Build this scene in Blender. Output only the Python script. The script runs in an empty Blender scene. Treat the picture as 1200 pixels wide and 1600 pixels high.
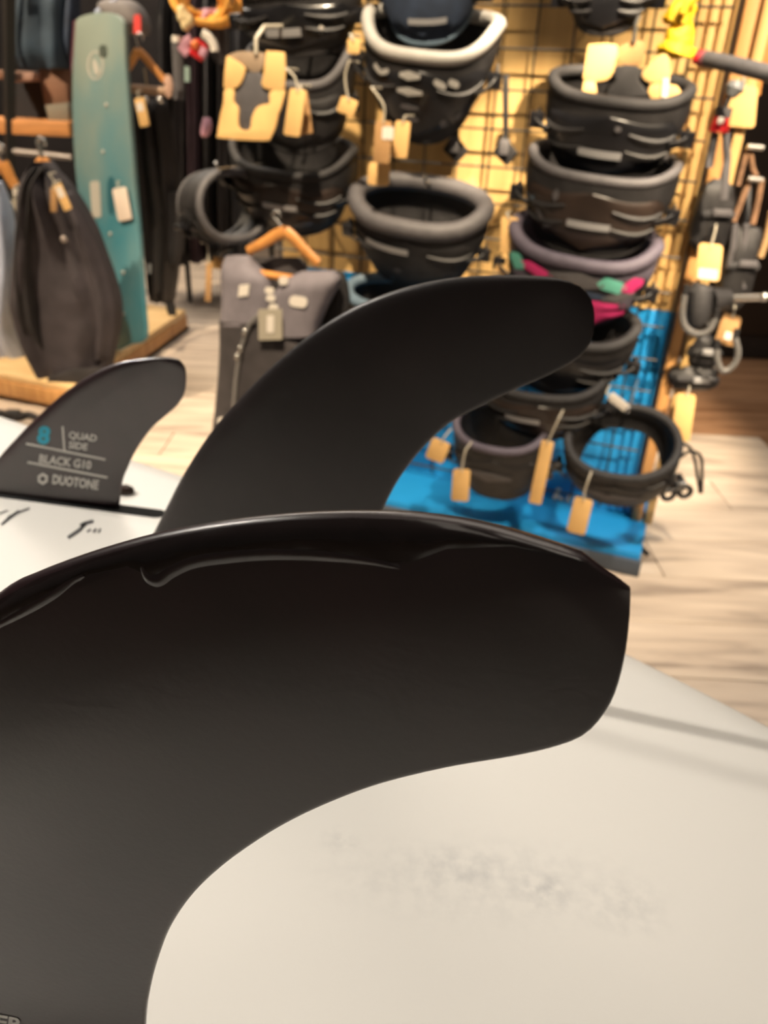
import bpy, bmesh, math, random
from mathutils import Vector, Matrix, noise
from mathutils.bvhtree import BVHTree

random.seed(7)
scene = bpy.context.scene
col = scene.collection
R_ = math.radians

# ------------------------------------------------------------------ camera
CAM = Vector((0.0, 0.0, 1.02))
PITCH, ROLL, FPX = R_(28.6), R_(2.6), 1200.0
Fw = Vector((0, math.cos(PITCH), -math.sin(PITCH)))
R0 = Vector((1, 0, 0)); U0 = Vector((0, math.sin(PITCH), math.cos(PITCH)))
Rt = R0 * math.cos(ROLL) + U0 * math.sin(ROLL)
Up = U0 * math.cos(ROLL) - R0 * math.sin(ROLL)
cd = bpy.data.cameras.new('camera')
cam = bpy.data.objects.new('camera', cd); col.objects.link(cam)
m = Matrix((Rt, Up, -Fw)).transposed().to_4x4(); m.translation = CAM
cam.matrix_world = m
cd.sensor_fit = 'VERTICAL'; cd.sensor_height = 36; cd.sensor_width = 27
cd.lens = 36 * FPX / 1600
cd.clip_start = 0.01; cd.clip_end = 60
cd.dof.use_dof = True; cd.dof.focus_distance = 0.108
cd.dof.aperture_fstop = cd.lens / 0.8        # aperture of about 0.8 mm, as in a phone
scene.camera = cam

# ------------------------------------------------------------------ light
scene.view_settings.view_transform = 'Standard'
scene.view_settings.look = 'None'
scene.view_settings.exposure = 0.0
scene.view_settings.gamma = 1.0
scene.view_settings.use_curve_mapping = False
w = bpy.data.worlds.new('world'); scene.world = w
w.use_nodes = True
w.node_tree.nodes['Background'].inputs[0].default_value = (1.0, 0.86, 0.72, 1)
w.node_tree.nodes['Background'].inputs[1].default_value = 0.055

def lamp(name, kind, loc, target, energy, colour, size=0.05, angle=60, blend=0.5, sy=None):
    l = bpy.data.lights.new(name, kind)
    l.energy = energy; l.color = colour
    if kind == 'SPOT':
        l.spot_size = R_(angle); l.spot_blend = blend; l.shadow_soft_size = size
    else:
        l.shape = 'RECTANGLE'; l.size = size; l.size_y = sy or size
    o = bpy.data.objects.new(name, l); col.objects.link(o)
    o.location = loc
    d = Vector(target) - Vector(loc)
    o.rotation_euler = d.to_track_quat('-Z', 'Y').to_euler()
    return o

WARM = (1.0, 0.80, 0.56); SOFT = (1.0, 0.88, 0.75)
lamp('shop_or_fill_spot', 'SPOT', (-2.14, .759, 2.87), (-.2, .28, .85), 330, (1.0, .92, .82), .02, 13.5, 1.0)
lamp('shop_or_fill_spot', 'SPOT', (-1.95, .995, 2.87), (0, .2, .85), 75, (1.0, .92, .82), .05, 42)
lamp('shop_or_fill_spot', 'SPOT', (1.0, -.5, 3.0), (.78, 1.62, 1.03), 1250, WARM, .05, 18)
lamp('shop_or_fill_spot', 'SPOT', (-.35, .35, 3.0), (-.34, 1.95, .85), 640, WARM, .05, 30)
lamp('shop_or_fill_spot', 'SPOT', (.62, .1, 3.0), (.235, 1.93, .875), 1600, WARM, .03, 7, .3)
lamp('shop_or_fill_spot', 'SPOT', (.35, -.5, 3.0), (.5, 1.58, .5), 480, WARM, .06, 23, .7)  # added fill spot that brightens the right stack and lower harnesses
lamp('shop_or_fill_spot', 'SPOT', (1.3, .9, 3.0), (1.0, 1.2, 0), 250, SOFT, .08, 48, .8)  # added fill spot that brightens the floor at the right
lamp('shop_or_fill_spot', 'SPOT', (-2.2, 1.6, 3.0), (-1.1, 3.1, .2), 560, WARM, .06, 60)
lamp('fill_panel', 'AREA', (.6, 1.6, 3.2), (.6, 1.6, 0), 24, SOFT, 2.4, sy=1.6)  # added soft overhead fill, no fixture behind it
lamp('fill_panel', 'AREA', (-1.5, 4.0, 3.2), (-1.5, 4.0, 0), 95, SOFT, 2.4, sy=1.6)  # added fill for the far floor and clothes at the left
lamp('fill_panel', 'AREA', (-.3, -.4, 3.1), (0, .0, .85), 3, SOFT, .8)  # added overhead fill for the closest fin and the board before it

# ------------------------------------------------------------------ helpers
def ray(px, py):
    return Fw + Rt * ((px - 600) / FPX) - Up * ((py - 800) / FPX)
def P(px, py, Y):
    d = ray(px, py); return CAM + d * (Y / d.y)
def Pz(px, py, z):
    d = ray(px, py); return CAM + d * ((z - CAM.z) / d.z)
def Pp(px, py, pt, n):
    d = ray(px, py); return CAM + d * ((pt - CAM).dot(n) / d.dot(n))
def mpp(p):                       # metres per pixel at a point
    return (p - CAM).dot(Fw) / FPX
def lerp(a, b, t): return a + (b - a) * t
def sst(t):
    t = max(0, min(1, t)); return t * t * (3 - 2 * t)

MATS = {}
def mat(name, c, rough=.6, var=0.0, scale=20, bump=0.0, bscale=None, metal=0, coat=0, stretch=(1, 1, 1),
        c2=None, spec=.5, sheen=0, detail=4, lo=.35, hi=.65):
    if name in MATS: return MATS[name]
    mt = bpy.data.materials.new(name); mt.use_nodes = True
    nt = mt.node_tree; b = nt.nodes['Principled BSDF']
    b.inputs['Base Color'].default_value = (*c, 1)
    b.inputs['Roughness'].default_value = rough
    b.inputs['Metallic'].default_value = metal
    b.inputs['Coat Weight'].default_value = coat
    b.inputs['Specular IOR Level'].default_value = spec
    if sheen:
        b.inputs['Sheen Weight'].default_value = sheen
    tc = nt.nodes.new('ShaderNodeTexCoord'); mp = nt.nodes.new('ShaderNodeMapping')
    mp.inputs['Scale'].default_value = stretch
    nt.links.new(tc.outputs['Object'], mp.inputs[0])
    if var or c2:
        n = nt.nodes.new('ShaderNodeTexNoise'); n.inputs['Scale'].default_value = scale
        n.inputs['Detail'].default_value = detail
        nt.links.new(mp.outputs[0], n.inputs['Vector'])
        r = nt.nodes.new('ShaderNodeValToRGB')
        a = c; d = c2 or tuple(min(1, x * (1 + var)) for x in c)
        if not c2: a = tuple(x * (1 - var) for x in c)
        r.color_ramp.elements[0].color = (*a, 1); r.color_ramp.elements[1].color = (*d, 1)
        r.color_ramp.elements[0].position = lo; r.color_ramp.elements[1].position = hi
        nt.links.new(n.outputs['Fac'], r.inputs[0])
        nt.links.new(r.outputs[0], b.inputs['Base Color'])
    if bump:
        n2 = nt.nodes.new('ShaderNodeTexNoise'); n2.inputs['Scale'].default_value = bscale or scale * 6
        nt.links.new(mp.outputs[0], n2.inputs['Vector'])
        bn = nt.nodes.new('ShaderNodeBump'); bn.inputs['Strength'].default_value = bump
        bn.inputs['Distance'].default_value = .002
        nt.links.new(n2.outputs['Fac'], bn.inputs['Height'])
        nt.links.new(bn.outputs[0], b.inputs['Normal'])
    MATS[name] = mt
    return mt

class MB:
    def __init__(s): s.v = []; s.f = []; s.mi = []
    def add(s, vs, fs):
        k = len(s.v); s.v += [Vector(v) for v in vs]; s.f += [tuple(i + k for i in f) for f in fs]
        return s
    def box(s, c, sz, M=None):
        c = Vector(c); M = M or Matrix.Identity(3)
        vs = [c + M @ Vector((x * sz[0] / 2, y * sz[1] / 2, z * sz[2] / 2)) for x in (-1, 1) for y in (-1, 1) for z in (-1, 1)]
        return s.add(vs, [(0, 1, 3, 2), (4, 6, 7, 5), (0, 4, 5, 1), (2, 3, 7, 6), (0, 2, 6, 4), (1, 5, 7, 3)])
    def tube(s, path, r, n=8, closed=False, flat=None):
        path = [Vector(p) for p in path]; m = len(path); vs = []; up = None
        for i, p in enumerate(path):
            a = path[(i - 1) % m] if (closed or i > 0) else p
            b = path[(i + 1) % m] if (closed or i < m - 1) else p
            t = (b - a).normalized()
            if up is None:
                up = Vector((0, 0, 1)) if abs(t.z) < .9 else Vector((1, 0, 0))
            x = t.cross(up)
            if x.length < 1e-6: x = t.orthogonal()
            x.normalize(); y = x.cross(t).normalized(); up = y
            rr = r[i] if isinstance(r, (list, tuple)) else r
            for k in range(n):
                an = 2 * math.pi * k / n
                vs.append(p + x * math.cos(an) * rr * (flat or 1) + y * math.sin(an) * rr)
        fs = []
        for i in range(m if closed else m - 1):
            j = (i + 1) % m
            for k in range(n):
                l = (k + 1) % n
                fs.append((i * n + k, i * n + l, j * n + l, j * n + k))
        if not closed:
            fs.append(tuple(range(n))[::-1]); fs.append(tuple((m - 1) * n + k for k in range(n)))
        return s.add(vs, fs)
    def grid(s, rows, cu=False, cv=False):          # rows[i][j]; cu closes j, cv closes i
        m = len(rows); n = len(rows[0]); vs = [p for r in rows for p in r]; fs = []
        for i in range(m if cv else m - 1):
            for j in range(n if cu else n - 1):
                a = i * n + j; b = i * n + (j + 1) % n; i2 = (i + 1) % m
                fs.append((a, b, i2 * n + (j + 1) % n, i2 * n + j))
        return s.add(vs, fs)
    def caps(s, n, m):                              # close a lofted grid of m rows x n at both ends
        k = len(s.v) - n * m
        s.f.append(tuple(k + j for j in range(n))[::-1]); s.f.append(tuple(k + (m - 1) * n + j for j in range(n)))
        return s
    def prism(s, poly, off):
        n = len(poly); off = Vector(off); poly = [Vector(p) for p in poly]
        vs = [p + off / 2 for p in poly] + [p - off / 2 for p in poly]
        fs = [tuple(range(n)), tuple(range(2 * n - 1, n - 1, -1))]
        fs += [(i, i + n, (i + 1) % n + n, (i + 1) % n) for i in range(n)]
        return s.add(vs, fs)
    def ball(s, c, r, n=10, m=7):
        c = Vector(c); r = Vector(r) if hasattr(r, '__len__') else Vector((r, r, r))
        rows = []
        for i in range(m):
            th = math.pi * (i + .02) / (m - 1 + .04)
            rows.append([c + Vector((r.x * math.sin(th) * math.cos(2 * math.pi * k / n), r.y * math.sin(th) * math.sin(2 * math.pi * k / n), r.z * math.cos(th))) for k in range(n)])
        s.grid(rows, cu=True); return s.caps(n, m)
    def build(s, name, material, parent=None, smooth=True, bevel=0, seg=2, sharp=40, label=None):
        org = ORG.get(parent.name, Vector()) if parent else Vector()
        me = bpy.data.meshes.new(name)
        me.from_pydata([v - org for v in s.v], [], s.f)
        bm = bmesh.new(); bm.from_mesh(me)
        bmesh.ops.recalc_face_normals(bm, faces=bm.faces)
        if bevel:
            es = [e for e in bm.edges if len(e.link_faces) == 2 and e.calc_face_angle(0) > R_(35)]
            bmesh.ops.bevel(bm, geom=es, offset=bevel, segments=seg, profile=.5, affect='EDGES', clamp_overlap=True)
        bm.to_mesh(me); bm.free()
        if smooth:
            for p in me.polygons: p.use_smooth = True
            me.set_sharp_from_angle(angle=R_(sharp))
        if isinstance(material, bpy.types.Material): me.materials.append(material)
        o = bpy.data.objects.new(name, me); col.objects.link(o)
        if parent: o.parent = parent; ORG[o.name] = org
        if label: o['label'] = label
        return o

ORG = {}
def thing(name, label, cat, loc, group=None):
    o = bpy.data.objects.new(name, None); col.objects.link(o)
    o.location = loc; ORG[o.name] = Vector(loc); o.empty_display_size = .05
    o['label'] = label; o['category'] = cat
    if group: o['group'] = group
    return o
def tagp(o, label, cat, group=None):
    o['label'] = label; o['category'] = cat
    if group: o['group'] = group
    return o
def struct(o):
    o['kind'] = 'structure'; return o

def catmull(pts, n, closed=False):
    pts = [Vector(p) for p in pts]; out = []; m = len(pts)
    segs = m if closed else m - 1
    for i in range(segs):
        if closed: a, b, c, d = pts[i - 1], pts[i], pts[(i + 1) % m], pts[(i + 2) % m]
        else: a, b, c, d = pts[max(i - 1, 0)], pts[i], pts[i + 1], pts[min(i + 2, m - 1)]
        for k in range(n):
            t = k / n
            out.append(.5 * ((2 * b) + (c - a) * t + (2 * a - 5 * b + 4 * c - d) * t * t + (3 * b - a - 3 * c + d) * t ** 3))
    if not closed: out.append(pts[-1])
    return out
def resample(pts, n):
    L = [0]
    for a, b in zip(pts, pts[1:]): L.append(L[-1] + (b - a).length)
    out = []; j = 0
    for i in range(n):
        d = L[-1] * i / (n - 1)
        while j < len(L) - 2 and L[j + 1] < d: j += 1
        t = (d - L[j]) / max(1e-9, L[j + 1] - L[j]); out.append(pts[j].lerp(pts[j + 1], min(1, t)))
    return out
def px2(lst): return [Vector((x, y, 0)) for x, y in lst]

def text_mesh(body, size, bold=.0, sx=1.0):
    c = bpy.data.curves.new('t', 'FONT'); c.body = body; c.size = size; c.offset = bold * size
    c.align_x = 'LEFT'; c.resolution_u = 3
    o = bpy.data.objects.new('t', c); col.objects.link(o)
    dg = bpy.context.evaluated_depsgraph_get()
    me = bpy.data.meshes.new_from_object(o.evaluated_get(dg))
    vs = [(v.co.x * sx, v.co.y) for v in me.vertices]; fs = [tuple(p.vertices) for p in me.polygons]
    bpy.data.objects.remove(o); bpy.data.curves.remove(c); bpy.data.meshes.remove(me)
    return vs, fs

# ------------------------------------------------------------------ materials
FIN = mat('black_g10', (.027, .0115, .0135), .3, .25, 60, .02, 900, spec=1.0)
FIN2 = mat('black_g10_satin', (.019, .0135, .013), .38, .2, 40, .03, 900, spec=.5)
RESIN = mat('glossy_resin', (.02, .013, .013), .2, .2, 80, .25, 120, spec=.5, coat=.2)
WHITE = mat('white_gelcoat', (.80, .78, .73), .38, .03, 6, .02, 300)
def stain(mt, spots):
    nt = mt.node_tree; b = nt.nodes['Principled BSDF']; src = b.inputs['Base Color'].links[0].from_socket
    geo = nt.nodes.new('ShaderNodeNewGeometry'); n = nt.nodes.new('ShaderNodeTexNoise')
    n.inputs['Scale'].default_value = 260; n.inputs['Detail'].default_value = 6
    nt.links.new(geo.outputs['Position'], n.inputs['Vector'])
    for (c, sx, sy, rot, amt) in spots:
        mp = nt.nodes.new('ShaderNodeMapping'); mp.vector_type = 'TEXTURE'
        mp.inputs['Location'].default_value = c; mp.inputs['Scale'].default_value = (sx, sy, 1); mp.inputs['Rotation'].default_value = (0, 0, rot)
        nt.links.new(geo.outputs['Position'], mp.inputs[0])
        ln = nt.nodes.new('ShaderNodeVectorMath'); ln.operation = 'LENGTH'; nt.links.new(mp.outputs[0], ln.inputs[0])
        mr = nt.nodes.new('ShaderNodeMapRange'); mr.interpolation_type = 'SMOOTHSTEP'
        mr.inputs['From Min'].default_value = 1; mr.inputs['From Max'].default_value = .1
        nt.links.new(ln.outputs['Value'], mr.inputs['Value'])
        mr2 = nt.nodes.new('ShaderNodeMapRange'); mr2.inputs['From Min'].default_value = .38; mr2.inputs['From Max'].default_value = .7
        mr2.inputs['To Max'].default_value = amt
        nt.links.new(n.outputs['Fac'], mr2.inputs['Value'])
        mu = nt.nodes.new('ShaderNodeMath'); mu.operation = 'MULTIPLY'
        nt.links.new(mr.outputs[0], mu.inputs[0]); nt.links.new(mr2.outputs[0], mu.inputs[1])
        mx = nt.nodes.new('ShaderNodeMix'); mx.data_type = 'RGBA'
        nt.links.new(mu.outputs[0], mx.inputs['Factor']); nt.links.new(src, mx.inputs['A'])
        mx.inputs['B'].default_value = (.33, .34, .36, 1); src = mx.outputs['Result']
    nt.links.new(src, b.inputs['Base Color'])
def _sp(px, py, rx, ry, amt):
    c = Pz(px, py, .85); k = mpp(c); return ((c.x, c.y, .85), rx * k, ry * k * 1.2, 0, amt)
stain(WHITE, [_sp(760, 1375, 360, 90, .2), _sp(850, 1390, 55, 40, .35), _sp(530, 1312, 40, 30, .3), _sp(720, 1355, 110, 40, .22), _sp(980, 1420, 90, 60, .2)])
INK = mat('white_ink', (.85, .83, .79), .6)
DARKINK = mat('dark_ink', (.06, .06, .065), .6)
CYAN = mat('cyan_ink', (.02, .5, .72), .5)
SMUDGE = mat('grey_scuff', (.66, .65, .63), .5, .1, 90)
KRAFT = mat('kraft_card', (.84, .52, .2), .8, .08, 12, .1, 300)
KRAFT2 = mat('kraft_brown', (.48, .27, .11), .8, .12, 14, .1, 300)
TAUPE = mat('taupe_card', (.33, .24, .16), .8, .1, 14)
PAPER = mat('white_paper', (.8, .74, .66), .7)
BLK = mat('black_neoprene', (.016, .015, .016), .55, .3, 30, .15, 500)
GLOSS = mat('gloss_black_shell', (.01, .01, .012), .3, .3, 15, .1, 60, coat=.4)
DGREY = mat('dark_grey_foam', (.026, .025, .027), .7, .15, 40, .3, 400)
GREY = mat('grey_foam_rim', (.095, .09, .096), .6, .12, 40, .2, 400)
LGREY = mat('light_grey_rim', (.40, .385, .36), .45, .08, 30, .1, 300)
PURP = mat('purple_grey_rim', (.10, .085, .115), .65, .12, 40, .2, 400)
BLUG = mat('blue_grey_rim', (.13, .19, .25), .5, .1, 30, .1, 300)
NAVY = mat('navy_fabric', (.022, .035, .065), .7, .2, 30, .2, 400)
BLKREFL = mat('black_shell_brown_reflection', (.03, .02, .016), .36, .4, 9, .1, 60, coat=.3)  # black shell with a brown reflection mixed into its base colour
SILV = mat('silver_print', (.42, .42, .43), .35, metal=.3)
CHROME = mat('zinc_steel', (.62, .6, .57), .25, metal=.9)
WIRE = mat('black_wire', (.02, .017, .015), .45)
ZIP = mat('clear_tie', (.55, .5, .4), .35)
PLY = mat('birch_ply', (.70, .46, .18), .55, .0, 5, .08, 200, stretch=(6, 6, .6), c2=(.54, .33, .12))
OAK = mat('oak_wood', (.62, .33, .12), .5, 0, 6, .1, 200, stretch=(8, 8, .8), c2=(.46, .22, .07))
HANG = mat('hanger_wood', (.62, .27, .075), .4, .2, 20, .05, 200)
BLUE = mat('blue_paint', (.012, .23, .55), .4, .12, 3)
DBLUE = mat('dark_blue_grey', (.06, .075, .1), .6, .2, 5)
RED = mat('red_plastic', (.62, .02, .025), .35)
PINK = mat('magenta_print', (.55, .03, .16), .6)
LILAC = mat('pink_cloth', (.5, .26, .33), .7, .2, 20)
TEALP = mat('mint_print', (.12, .42, .33), .6)
YEL = mat('yellow_cloth', (.85, .55, .02), .6, .12, 12, .2, 60)
CHAR = mat('charcoal_cloth', (.022, .019, .02), .85, .2, 15, .3, 500)
PLUMC = mat('plum_charcoal_cloth', (.036, .029, .034), .8, .2, 15, .3, 500)
LBLUE = mat('pale_blue_cloth', (.46, .52, .68), .8, .12, 10, .2, 300)
VESTG = mat('vest_grey_neoprene', (.21, .19, .215), .75, .1, 25, .3, 500)
VESTD = mat('vest_dark_neoprene', (.055, .048, .05), .75, .15, 25, .3, 500)
ROPE = mat('orange_rope', (.75, .36, .06), .7, .25, 30, .3, 200)
DWALL = mat('dark_wall', (.028, .022, .020), .8, .3, 3)
BWOOD = mat('brown_box', (.20, .10, .06), .6, .2, 6)
SHELFW = mat('shelf_wood', (.55, .24, .08), .5, .2, 8, stretch=(1, 8, 8))

# floor plank materials: streaky whitewashed wood and a brown one
def plank_mat(name, c, c2, c3):
    mt = bpy.data.materials.new(name); mt.use_nodes = True
    nt = mt.node_tree; b = nt.nodes['Principled BSDF']; b.inputs['Roughness'].default_value = .42
    geo = nt.nodes.new('ShaderNodeNewGeometry'); oi = nt.nodes.new('ShaderNodeObjectInfo')
    mp = nt.nodes.new('ShaderNodeMapping'); mp.inputs['Scale'].default_value = (1.6, 11, 1)
    mp.inputs['Rotation'].default_value = (0, 0, 0)
    nt.links.new(geo.outputs['Position'], mp.inputs[0])
    n = nt.nodes.new('ShaderNodeTexNoise'); n.inputs['Scale'].default_value = 1.7; n.inputs['Detail'].default_value = 7
    n.inputs['Distortion'].default_value = .8; n.noise_dimensions = '4D'
    nt.links.new(mp.outputs[0], n.inputs['Vector'])
    mu = nt.nodes.new('ShaderNodeMath'); mu.operation = 'MULTIPLY'; mu.inputs[1].default_value = 1.2
    nt.links.new(oi.outputs['Random'], mu.inputs[0]); nt.links.new(mu.outputs[0], n.inputs['W'])
    r = nt.nodes.new('ShaderNodeValToRGB'); e = r.color_ramp.elements
    e[0].position = .36; e[0].color = (*c3, 1); e[1].position = .62; e[1].color = (*c, 1)
    x = e.new(.47); x.color = (*c2, 1)
    nt.links.new(n.outputs['Fac'], r.inputs[0])
    nt.links.new(r.outputs[0], b.inputs['Base Color'])
    return mt
PLANK = plank_mat('whitewashed_plank', (.66, .55, .44), (.55, .45, .36), (.36, .29, .235))
PLANKB = plank_mat('brown_plank', (.36, .20, .11), (.28, .15, .08), (.2, .1, .05))

# ------------------------------------------------------------------ room shell
fl = struct(MB().box((0, 2.6, -.03), (10, 8.6, .044)).build('floor', mat('floor_joint', (.2, .15, .11), .8), smooth=False))
pl_me = {}
def plank(x0, x1, y, wd, mt):
    key = (round(x1 - x0, 2), mt.name)
    if key not in pl_me:
        o = MB().box((0, 0, 0), (x1 - x0 - .003, wd - .003, .008)).build('plank', mt, fl, smooth=True, bevel=.0012, seg=1)
        pl_me[key] = o.data
    else:
        o = bpy.data.objects.new('plank', pl_me[key]); col.objects.link(o); o.parent = fl
    o.location = ((x0 + x1) / 2, y, -.004)
WD, LN = .19, 1.25
for j in range(24):
    y = .75 + j * WD
    st = -3.2 - (j * .47 % LN)
    for k in range(6):
        x0 = st + k * LN
        if x0 + LN < -1.0 - .35 * y or x0 > .9 + .42 * y: continue
        plank(x0, x0 + LN, y, WD, PLANKB if (y > 2.42 and x0 > .35) else PLANK)
struct(MB().box((0, 6.2, 1.5), (10, .1, 3.1)).build('wall_back', DWALL, smooth=False))
struct(MB().box((-3.6, 3.0, 1.5), (.1, 6.4, 3.1)).build('wall_left', DWALL, smooth=False))
struct(MB().box((3.6, 4.4, 1.5), (.1, 3.6, 3.1)).build('wall_right', DWALL, smooth=False))

# ------------------------------------------------------------------ surfboard with fins
ZB = .85
AX = Vector((.82, -.572, 0)).normalized(); NX = Vector((.572, .82, 0)).normalized()
def bw(s):                     # half width of the outline at station s (tail to the right)
    far = [(-1.15, .02), (-1.05, .09), (-.85, .165), (-.6, .198), (-.42, .2105), (-.36, .2165), (-.31, .2225), (-.28, .228), (-.18, .238), (-.05, .236), (0, .2275), (.12, .2), (.22, .155), (.28, .105), (.31, .03)]
    for (a, x), (b, y) in zip(far, far[1:]):
        if s <= b: return lerp(x, y, (s - a) / (b - a))
    return .03
brd = thing('surfboard', 'white surfboard lying bottom up with black fins, filling the foreground', 'surfboard', (0, 0, ZB - .055))
prof = [(1.0, -.052), (1.006, -.036), (1.008, -.02), (1.0, -.009), (.985, -.003), (.96, -.0008), (.9, 0), (.7, 0), (.4, 0), (.0, 0)]
sts = [-1.15 + 1.46 * i / 60 for i in range(61)]
rows = []
for s in sts:
    hw = catmull([Vector((a, bw(a), 0)) for a in (s - .06, s, s + .06)], 1)[1].y
    hw = (bw(s - .07) + bw(s - .03) + bw(s) + bw(s + .03) + bw(s + .07)) / 5
    mid = .085; hw = max(.012, hw - mid)
    rk = .02 * max(0, (-s - .5)) ** 2
    r = []
    for k, z in prof: r.append(AX * s + NX * (mid + k * hw) + Vector((0, 0, ZB + z - rk)))
    for k, z in prof[::-1][1:]: r.append(AX * s + NX * (mid - k * hw) + Vector((0, 0, ZB + z - rk)))
    for k in (-.8, 0, .8): r.append(AX * s + NX * (mid + k * hw) + Vector((0, 0, ZB - .06 - rk)))
    rows.append(r)
b = MB(); b.grid(rows, cu=True); b.caps(len(rows[0]), len(rows))
b.build('hull', WHITE, brd, sharp=60)
# trestle that carries it
for s in (-.75, .12):
    tr = thing('trestle', 'padded board trestle under the nose of the white surfboard' if s < 0 else 'padded board trestle under the tail of the white surfboard', 'trestle', (AX * s).to_tuple())
    c = AX * s
    MB().tube([c + NX * -.0 + Vector((0, 0, ZB - .085)), c + NX * .17 + Vector((0, 0, ZB - .085))], .024, 12).build('padded_bar', CHAR, tr)
    for q in (.02, .15):
        MB().tube([c + NX * q + Vector((0, 0, ZB - .1)), c + NX * (q * 1.0) + Vector((0, 0, 0.0))], .014, 10).build('leg', WIRE, tr)

def fin(label, pt, yaw, lead, trail, tm, mtl, n_s=70, n_c=26, cant=0, bevel_c=.1, name='surfboard_fin'):
    """lead: pixel outline from the base up to the tip, trail: from the tip back down to the base."""
    e1 = Vector((math.cos(yaw), math.sin(yaw), 0))
    e2 = (Vector((0, 0, 1)) + Vector((-math.sin(yaw), math.cos(yaw), 0)) * math.tan(cant)).normalized()
    n = e1.cross(e2).normalized()
    if n.y > 0: n = -n                    # n faces the camera
    toP = lambda p: Pp(p.x, p.y, pt, n)
    def trim(pts):                        # cut at the hull, from the base end
        k = next(i for i, p in enumerate(pts) if p.z > ZB - .003)
        if k: pts = [pts[k - 1].lerp(pts[k], (ZB - .003 - pts[k - 1].z) / (pts[k].z - pts[k - 1].z))] + pts[k:]
        return pts
    L = resample(trim([toP(p) for p in catmull(px2(lead), 8)]), n_s)
    T = resample(trim([toP(p) for p in catmull(px2(trail), 8)][::-1]), n_s)
    root = thing(name, label, 'fin', (L[0].lerp(T[0], .5)).to_tuple())
    front, back = [], []
    for i in range(n_s):
        s = i / (n_s - 1)
        tk = lerp(tm, tm * .42, s ** .8) * (min(1, (1 - s) / .05) * .75 + .25)
        rf, rb = [], []
        for j in range(n_c + 1):
            c = (1 - math.cos(math.pi * j / n_c)) / 2
            p = L[i].lerp(T[i], c)
            ch = (T[i] - L[i]).length + 1e-6
            up_ = min(1, (c / bevel_c)) ; up_ = math.sqrt(max(0, 1 - (1 - up_) ** 2))
            dn = 1 - .72 * max(0, (c - .35) / .65) ** 1.3
            end = min(1, (1 - c) / .012); end = math.sqrt(max(0, 1 - (1 - end) ** 2))
            h = tk / 2 * up_ * dn * end
            rf.append(p + n * h); rb.append(p - n * h)
        front.append(rf); back.append(rb)
    b = MB(); b.grid(front); b.grid(back)
    k = n_s * (n_c + 1)
    def seam(ids):
        for a, c in zip(ids, ids[1:]): b.f.append((a, c, c + k, a + k))
    seam([j for j in range(n_c + 1)])
    seam([(n_s - 1) * (n_c + 1) + j for j in range(n_c + 1)])
    body = b.build('blade', mtl, root, sharp=70)
    me = body.data
    bm = bmesh.new(); bm.from_mesh(me); bmesh.ops.remove_doubles(bm, verts=bm.verts, dist=1e-6)
    bmesh.ops.recalc_face_normals(bm, faces=bm.faces); bm.to_mesh(me); bm.free()
    bvh = BVHTree.FromPolygons([v for v in b.v], [f for f in b.f])
    def drape(px, py, off=.00012):
        q = Pp(px, py, pt, n)
        h = bvh.ray_cast(CAM, ray(px, py).normalized())
        return (h[0] if h[0] else q) + n * off
    return root, body, drape, n

# foreground fin
lead = [(-470, 1730), (-345, 1420), (-230, 1200), (-120, 1035), (0, 925), (60, 893), (150, 860), (250, 832), (350, 814), (450, 803), (550, 799), (650, 802), (730, 812), (800, 829), (870, 851), (912, 866), (937, 886), (968, 906), (985, 920)]
trail = [(985, 920), (984, 960), (977, 1020), (963, 1076), (945, 1112), (915, 1145), (870, 1164), (800, 1180), (700, 1197), (600, 1221), (520, 1250), (450, 1283), (390, 1320), (340, 1358), (300, 1398), (268, 1445), (248, 1495), (235, 1545), (228, 1600), (225, 1730)]
fA, bodyA, drA, nA = fin('large black fin closest to the camera with a glossy chipped leading edge', Vector((-.03, .0745, ZB)), R_(-12), lead, trail, .0065, FIN, n_s=110, n_c=40, bevel_c=.075)
# resin run below the leading edge, nick and scuffs
def ribbon(name, path, wpx, dr, mtl, parent, n=6, h=.0003, label=None):
    pts = catmull(px2(path), n); b = MB(); P3 = []
    for i, p in enumerate(pts):
        t = (pts[min(i + 1, len(pts) - 1)] - pts[max(i - 1, 0)]).normalized(); q = Vector((-t.y, t.x, 0))
        wd = wpx * (math.sin(math.pi * (i + .6) / (len(pts) + .2)) ** .5)
        P3.append([dr(*(p + q * wd * k).xy, off=h * (1 - k * k)) for k in (-1, -.5, 0, .5, 1)])
    b.grid(P3); return b.build(name, mtl, parent, sharp=80, label=label)
ribbon('resin_run', [(222, 884), (232, 902), (248, 906), (266, 892), (300, 876), (350, 868), (420, 863), (500, 866), (570, 874), (625, 886)], 13, drA, FIN, bodyA, h=.0003, label='raised resin drip')
ribbon('resin_run', [(-20, 985), (40, 952), (80, 927), (110, 905), (132, 898)], 11, drA, FIN, bodyA, h=.00025)
def yl(pts, x):
    for (a, ya), (c, yc) in zip(pts, pts[1:]):
        if x <= c: return lerp(ya, yc, (x - a) / (c - a))
    return pts[-1][1]
etop = [(-40, 960), (0, 936), (60, 903), (150, 870), (250, 842), (350, 823), (450, 812), (550, 808), (650, 811), (730, 821), (800, 838), (870, 860), (920, 876)]
ebot = [(-40, 990), (0, 972), (60, 940), (130, 899), (200, 884), (235, 900), (262, 890), (300, 873), (350, 866), (420, 861), (500, 864), (600, 878), (640, 878), (700, 856), (800, 852), (870, 866), (920, 880)]
g = []
for i in range(97):
    x = -40 + 10 * i; a, c = yl(etop, x), yl(ebot, x)
    g.append([drA(x, lerp(a, c, q / 6), off=.00012 + .00025 * math.sin(math.pi * q / 6) * (.6 + .8 * abs(noise.noise(Vector((x * .02, q * .3, 0)))))) for q in range(7)])
MB().grid(g).build('resin_coat', RESIN, bodyA, sharp=80, label='shiny brownish resin along the leading edge')
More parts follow.
